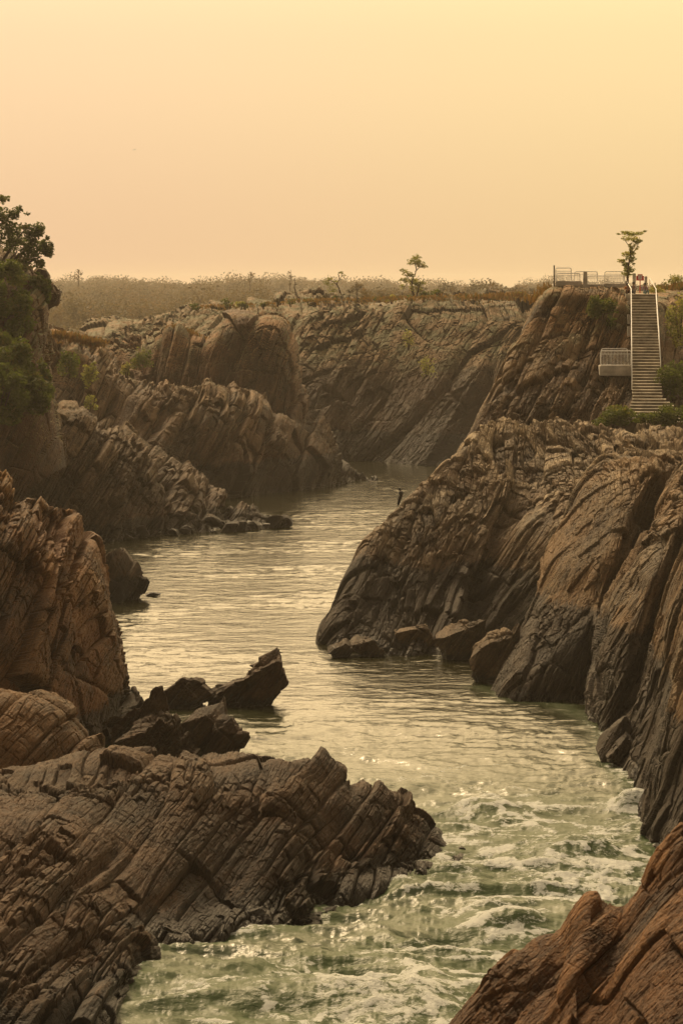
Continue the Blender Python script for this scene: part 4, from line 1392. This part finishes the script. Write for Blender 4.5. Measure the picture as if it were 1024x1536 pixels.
# red sign
sg = empty('sign', P(959, 438, 273.5))
b0 = Vector(P(959, 438, 273.5))
k = 273.5 / F
bm = bmesh.new(); box(bm, (0, 0, .55), (.09, .09, 1.3)); fin(bm, 'pole', REDP, sg)
bm = bmesh.new(); box(bm, (0, 0, 20.5 * k), (11.5 * k, .05, 7 * k)); box(bm, (0, 0, 24 * k), (7.5 * k, .045, 5 * k)); fin(bm, 'board', REDP, sg)
pn_ = bm = bmesh.new(); box(bm, (0, -.035, 22 * k), (5.4 * k, .02, 6.5 * k)); pn = fin(bm, 'notice', PAPER, sg)
bm = bmesh.new()
for i in range(4):
    box(bm, (0, -.05, (20.2 + i * 1.35) * k), (3.8 * k, .01, .45 * k))
fin(bm, 'lettering', INK, pn)
tag(sg, 'red notice board with a white sheet at the head of the stairway', 'sign')

# ------------------------------------------------------------------ people
SKIN = simple_mat('skin', c4(.22, .12, .075), .6, .08, 5)
HAIR = simple_mat('hair', c4(.015, .012, .01), .6, .1, 5)


def cloth(name, c):
    return simple_mat(name, c, .85, .12, 5)


def person(loc, joints, rot, label, shirt, trousers, skin=SKIN, sc=1.0):
    """joints: dict of positions in metres (x right, y away, z up) relative to the ground"""
    t = empty('person', loc)
    t.rotation_euler = (0, 0, rot)
    t.scale = (sc, sc, sc)
    J = joints

    def skinned(name, chain, mat, sub=1):
        names = []
        for ch in chain:
            for n_, r_ in ch:
                if n_ not in names:
                    names.append(n_)
        rad = {}
        for ch in chain:
            for n_, r_ in ch:
                rad[n_] = r_
        me = bpy.data.meshes.new(name)
        ed = []
        for ch in chain:
            for a, b in zip(ch, ch[1:]):
                ed.append((names.index(a[0]), names.index(b[0])))
        me.from_pydata([J[n_] for n_ in names], ed, [])
        me.materials.append(mat)
        o = bpy.data.objects.new(name, me)
        COL.objects.link(o)
        o.parent = t
        md = o.modifiers.new('skin', 'SKIN')
        md.use_smooth_shade = True
        for i, n_ in enumerate(names):
            v = me.skin_vertices[0].data[i]
            r_ = rad[n_]
            v.radius = (r_, r_) if not isinstance(r_, tuple) else r_
        me.skin_vertices[0].data[0].use_root = True
        sd = o.modifiers.new('sub', 'SUBSURF')
        sd.levels = 1
        sd.render_levels = 2
        return o

    body = skinned('body', [[('pel', .13), ('waist', .115), ('chest', .145), ('neck', .055), ('head0', .07), ('head1', .095), ('head2', .07)],
                            [('chest', .145), ('shL', .06), ('elL', .042), ('wrL', .03), ('haL', .032), ('fiL', .014)],
                            [('chest', .145), ('shR', .06), ('elR', .042), ('wrR', .03), ('haR', .032), ('fiR', .014)],
                            [('pel', .13), ('hiL', .09), ('knL', .06), ('anL', .04), ('toL', .035)],
                            [('pel', .13), ('hiR', .09), ('knR', .06), ('anR', .04), ('toR', .035)]], skin)
    skinned('shirt', [[('pel', .145), ('waist', .135), ('chest', .165)], [('chest', .165), ('shL', .078), ('elL', .06)], [('chest', .165), ('shR', .078), ('elR', .06)]], shirt)
    skinned('trousers', [[('waist', .125), ('pel', .148)], [('pel', .148), ('hiL', .108), ('knL', .078), ('anL', .058)], [('pel', .148), ('hiR', .108), ('knR', .078), ('anR', .058)]], trousers)
    hb = bmesh.new()
    h1, h2 = Vector(J['head1']), Vector(J['head2'])
    bmesh.ops.create_uvsphere(hb, u_segments=12, v_segments=8, radius=.125, matrix=Matrix.Translation(h1 * .45 + h2 * .55 + Vector((0, .025, .02))))
    fin(hb, 'hair', HAIR, t, True)
    # small face features on the body side that looks forward (-y)
    tag(t, label, 'person')
    return t


def standing(lean=0.0, arm=.15, hold=0.0):
    return dict(pel=(0, 0, .92), waist=(lean * .2, 0, 1.08), chest=(lean * .5, 0, 1.32), neck=(lean * .7, 0, 1.5), head0=(lean * .75, -.02, 1.56), head1=(lean * .8, -.03, 1.64), head2=(lean * .82, -.02, 1.72),
                shL=(-.19 + lean * .55, 0, 1.42), elL=(-.26 - arm, -.03, 1.14), wrL=(-.27 - arm * .6, -.12 - hold, .95 + hold), haL=(-.27 - arm * .6, -.16 - hold, .88 + hold), fiL=(-.27 - arm * .6, -.18 - hold, .80 + hold),
                shR=(.19 + lean * .55, 0, 1.42), elR=(.26 + arm, -.03, 1.14), wrR=(.27 + arm * .6, -.12, .95), haR=(.27 + arm * .6, -.16, .88), fiR=(.27 + arm * .6, -.18, .80),
                hiL=(-.1, 0, .88), knL=(-.12, -.03, .5), anL=(-.12, .02, .08), toL=(-.13, -.14, .04),
                hiR=(.1, 0, .88), knR=(.12, -.03, .5), anR=(.12, .02, .08), toR=(.13, -.14, .04))


def sitting():
    return dict(pel=(0, 0, .12), waist=(0, -.02, .28), chest=(0, -.04, .54), neck=(0, -.06, .72), head0=(0, -.08, .78), head1=(0, -.09, .86), head2=(0, -.08, .94),
                shL=(-.19, -.04, .64), elL=(-.28, -.16, .42), wrL=(-.14, -.36, .40), haL=(-.08, -.40, .40), fiL=(-.01, -.42, .39),
                shR=(.19, -.04, .64), elR=(.28, -.16, .42), wrR=(.14, -.36, .42), haR=(.08, -.40, .44), fiR=(.01, -.42, .44),
                hiL=(-.1, -.06, .12), knL=(-.17, -.42, .36), anL=(-.14, -.55, -.04), toL=(-.15, -.70, -.08),
                hiR=(.1, -.06, .12), knR=(.17, -.42, .36), anR=(.14, -.55, -.04), toR=(.15, -.70, -.08))


person(P(940, 441, 273.6), sitting(), .1, 'person in an orange shirt sitting at the top left of the stairs', cloth('orange_cloth', c4(.45, .15, .03)), cloth('brown_cloth', c4(.10, .05, .03)), sc=1.05)
person(P(949.5, 441, 273.8), sitting(), -.2, 'person in a pale grey shirt sitting left of the red notice board', cloth('pale_cloth', c4(.42, .40, .36)), cloth('grey_cloth', c4(.10, .09, .09)), sc=1.15)
person(P(966, 441, 274), sitting(), .3, 'person in a mauve shirt sitting right of the red notice board', cloth('mauve_cloth', c4(.30, .20, .28)), cloth('teal_cloth', c4(.12, .18, .19)), sc=1.05)
# person on the cliff edge, crouching forward over the river
J = standing(.0, .02)
J.update(pel=(-.02, 0, .70), waist=(.05, 0, .84), chest=(.08, 0, 1.05), neck=(.04, 0, 1.22), head0=(0, -.02, 1.27), head1=(-.03, -.02, 1.34), head2=(-.04, 0, 1.41),
         shL=(-.06, -.12, 1.13), elL=(-.04, -.2, .88), wrL=(-.06, -.2, .66), haL=(-.07, -.2, .6), fiL=(-.08, -.2, .54),
         shR=(.18, .1, 1.13), elR=(.2, .08, .88), wrR=(.14, .0, .68), haR=(.12, -.02, .62), fiR=(.1, -.03, .55),
         hiL=(-.06, -.06, .67), knL=(-.14, -.08, .38), anL=(-.18, -.06, .06), toL=(-.27, -.06, .03), hiR=(.04, .06, .67), knR=(-.04, .08, .38), anR=(-.1, .06, .06), toR=(-.2, .06, .03))
CLIFFMAN = person((float(EDGE[0]) - .02, float(EDGE[1]) - .15, float(EDGE[2]) - .05), J, 0, 'small dark figure perched on the outer edge of the ribbed cliff', cloth('dark_shirt', c4(.012, .011, .014)), cloth('dark_trousers', c4(.012, .011, .014)), skin=simple_mat('skin_dark', c4(.05, .03, .02), .6, .08, 5))

# bird
bd = bmesh.new()
tube(bd, [(-.22, 0, 0), (-.1, 0, .02), (.08, 0, .02), (.2, 0, .04), (.3, 0, .03)], [.01, .06, .07, .045, .008], 8)
for s in (-1, 1):
    a = [bd.verts.new(v) for v in ((.1, 0, .04), (-.08, 0, .04), (-.14, s * .35, .16), (-.02, s * .62, .08), (.08, s * .35, .17))]
    bd.faces.new(a)
o = fin(bd, 'bird', HAIR)
o.location = P(201, 225, 420)
o.rotation_euler = (0, 0, 1.2)
o.scale = (.6, .6, .6)
tag(o, 'tiny dark bird alone in the open sky', 'bird')

# ------------------------------------------------------------------ haze
hz = NT('dusty_air')
pv = hz.n('ShaderNodeVolumePrincipled')
pv.inputs['Color'].default_value = (.97, .90, .80, 1)
pv.inputs['Density'].default_value = .00012
pv.inputs['Anisotropy'].default_value = .25
hz.t.links.new(pv.outputs[0], hz.out.inputs['Volume'])
bm = bmesh.new()
box(bm, (0, 3000, 17.5), (9400, 7000, 48))
o = fin(bm, 'haze', hz.m)
tag(o, 'warm dusty haze filling the valley air', 'haze', kind='stuff')

# ------------------------------------------------------------------ world and sun
SUN_EL, SUN_AZ = math.radians(50), math.radians(-22)     # azimuth measured from +Y towards +X
wd = bpy.data.worlds.new('World')
scene.world = wd
wd.use_nodes = True
nt = wd.node_tree
nt.nodes.clear()
out = nt.nodes.new('ShaderNodeOutputWorld')
bg = nt.nodes.new('ShaderNodeBackground')
sky = nt.nodes.new('ShaderNodeTexSky')
sky.sky_type = 'NISHITA'
sky.sun_disc = False
sky.sun_elevation = SUN_EL
sky.sun_rotation = SUN_AZ
sky.dust_density = 8
sky.air_density = 1.0
sky.ozone_density = 0.0
tc = nt.nodes.new('ShaderNodeTexCoord')
sep = nt.nodes.new('ShaderNodeSeparateXYZ')
nt.links.new(tc.outputs['Generated'], sep.inputs[0])
# dust veil: colour by elevation and by bearing
def mr(src, a, b, c, d):
    m = nt.nodes.new('ShaderNodeMapRange')
    m.interpolation_type = 'SMOOTHSTEP'
    nt.links.new(src, m.inputs[0])
    for i, v in enumerate((a, b, c, d)):
        m.inputs[i + 1].default_value = v
    return m.outputs[0]
def mx(f, a, b, mode='MIX'):
    m = nt.nodes.new('ShaderNodeMix')
    m.data_type = 'RGBA'
    m.blend_type = mode
    if isinstance(f, bpy.types.NodeSocket):
        nt.links.new(f, m.inputs[0])
    else:
        m.inputs[0].default_value = f
    for i, v in ((6, a), (7, b)):
        if isinstance(v, bpy.types.NodeSocket):
            nt.links.new(v, m.inputs[i])
        else:
            m.inputs[i].default_value = v
    return m.outputs[2]
el = mr(sep.outputs[2], -.005, .10, 0, 1)
col = mx(el, (.97, .665, .35, 1), (1.14, .86, .46, 1))
az = mr(sep.outputs[0], -.13, .13, 0, 1)
col = mx(az, mx(1.0, col, (1, .95, 1.04, 1), 'MULTIPLY'), mx(1.0, col, (1.0, 1.0, .96, 1), 'MULTIPLY'))
hi = mr(sep.outputs[2], .08, .22, 0, 1)
col = mx(hi, col, (2.9, 2.1, 1.08, 1))
bk = mr(sep.outputs[1], -.5, .75, 0, 1)
col = mx(bk, mx(1.0, col, (.10, .10, .105, 1), 'MULTIPLY'), col)
zen = mr(sep.outputs[2], .45, .95, 0, 1)
col = mx(zen, col, (.40, .34, .27, 1))
gd = nt.nodes.new('ShaderNodeVectorMath')
gd.operation = 'DOT_PRODUCT'
nt.links.new(tc.outputs['Generated'], gd.inputs[0])
gd.inputs[1].default_value = (math.sin(SUN_AZ) * math.cos(SUN_EL), math.cos(SUN_AZ) * math.cos(SUN_EL), math.sin(SUN_EL))
gl = mr(gd.outputs['Value'], math.cos(math.radians(33)), 1.0, 0, 1)
g2 = nt.nodes.new('ShaderNodeMath')
g2.operation = 'POWER'
nt.links.new(gl, g2.inputs[0])
g2.inputs[1].default_value = 1.2
gcol = mx(g2.outputs[0], (0, 0, 0, 1), (2.4, 1.7, .9, 1))
col = mx(1.0, col, gcol, 'ADD')
skm = mx(1.0, sky.outputs[0], (.10, .075, .045, 1), 'MULTIPLY')
tot = mx(.12, col, skm)
nt.links.new(tot, bg.inputs[0])
bg.inputs[1].default_value = 1.0
nt.links.new(bg.outputs[0], out.inputs[0])

sl = bpy.data.lights.new('sun', 'SUN')
so = bpy.data.objects.new('sun', sl)
COL.objects.link(so)
sl.energy = 3.1
sl.angle = math.radians(12)
sl.color = (1.0, .74, .43)
dv = Vector((math.sin(SUN_AZ) * math.cos(SUN_EL), math.cos(SUN_AZ) * math.cos(SUN_EL), math.sin(SUN_EL)))
so.rotation_euler = dv.to_track_quat('Z', 'Y').to_euler()
so.location = (0, 0, 100)

scene.view_settings.view_transform = 'Standard'
scene.view_settings.look = 'None'
scene.view_settings.exposure = 0
scene.view_settings.gamma = 1
scene.render.engine = 'CYCLES'
scene.cycles.max_bounces = 5
scene.cycles.volume_bounces = 0
scene.cycles.use_denoising = True
scene.cycles.denoiser = 'OPENIMAGEDENOISE'
scene.cycles.denoising_input_passes = 'RGB_ALBEDO_NORMAL'
scene.cycles.denoising_prefilter = 'ACCURATE'
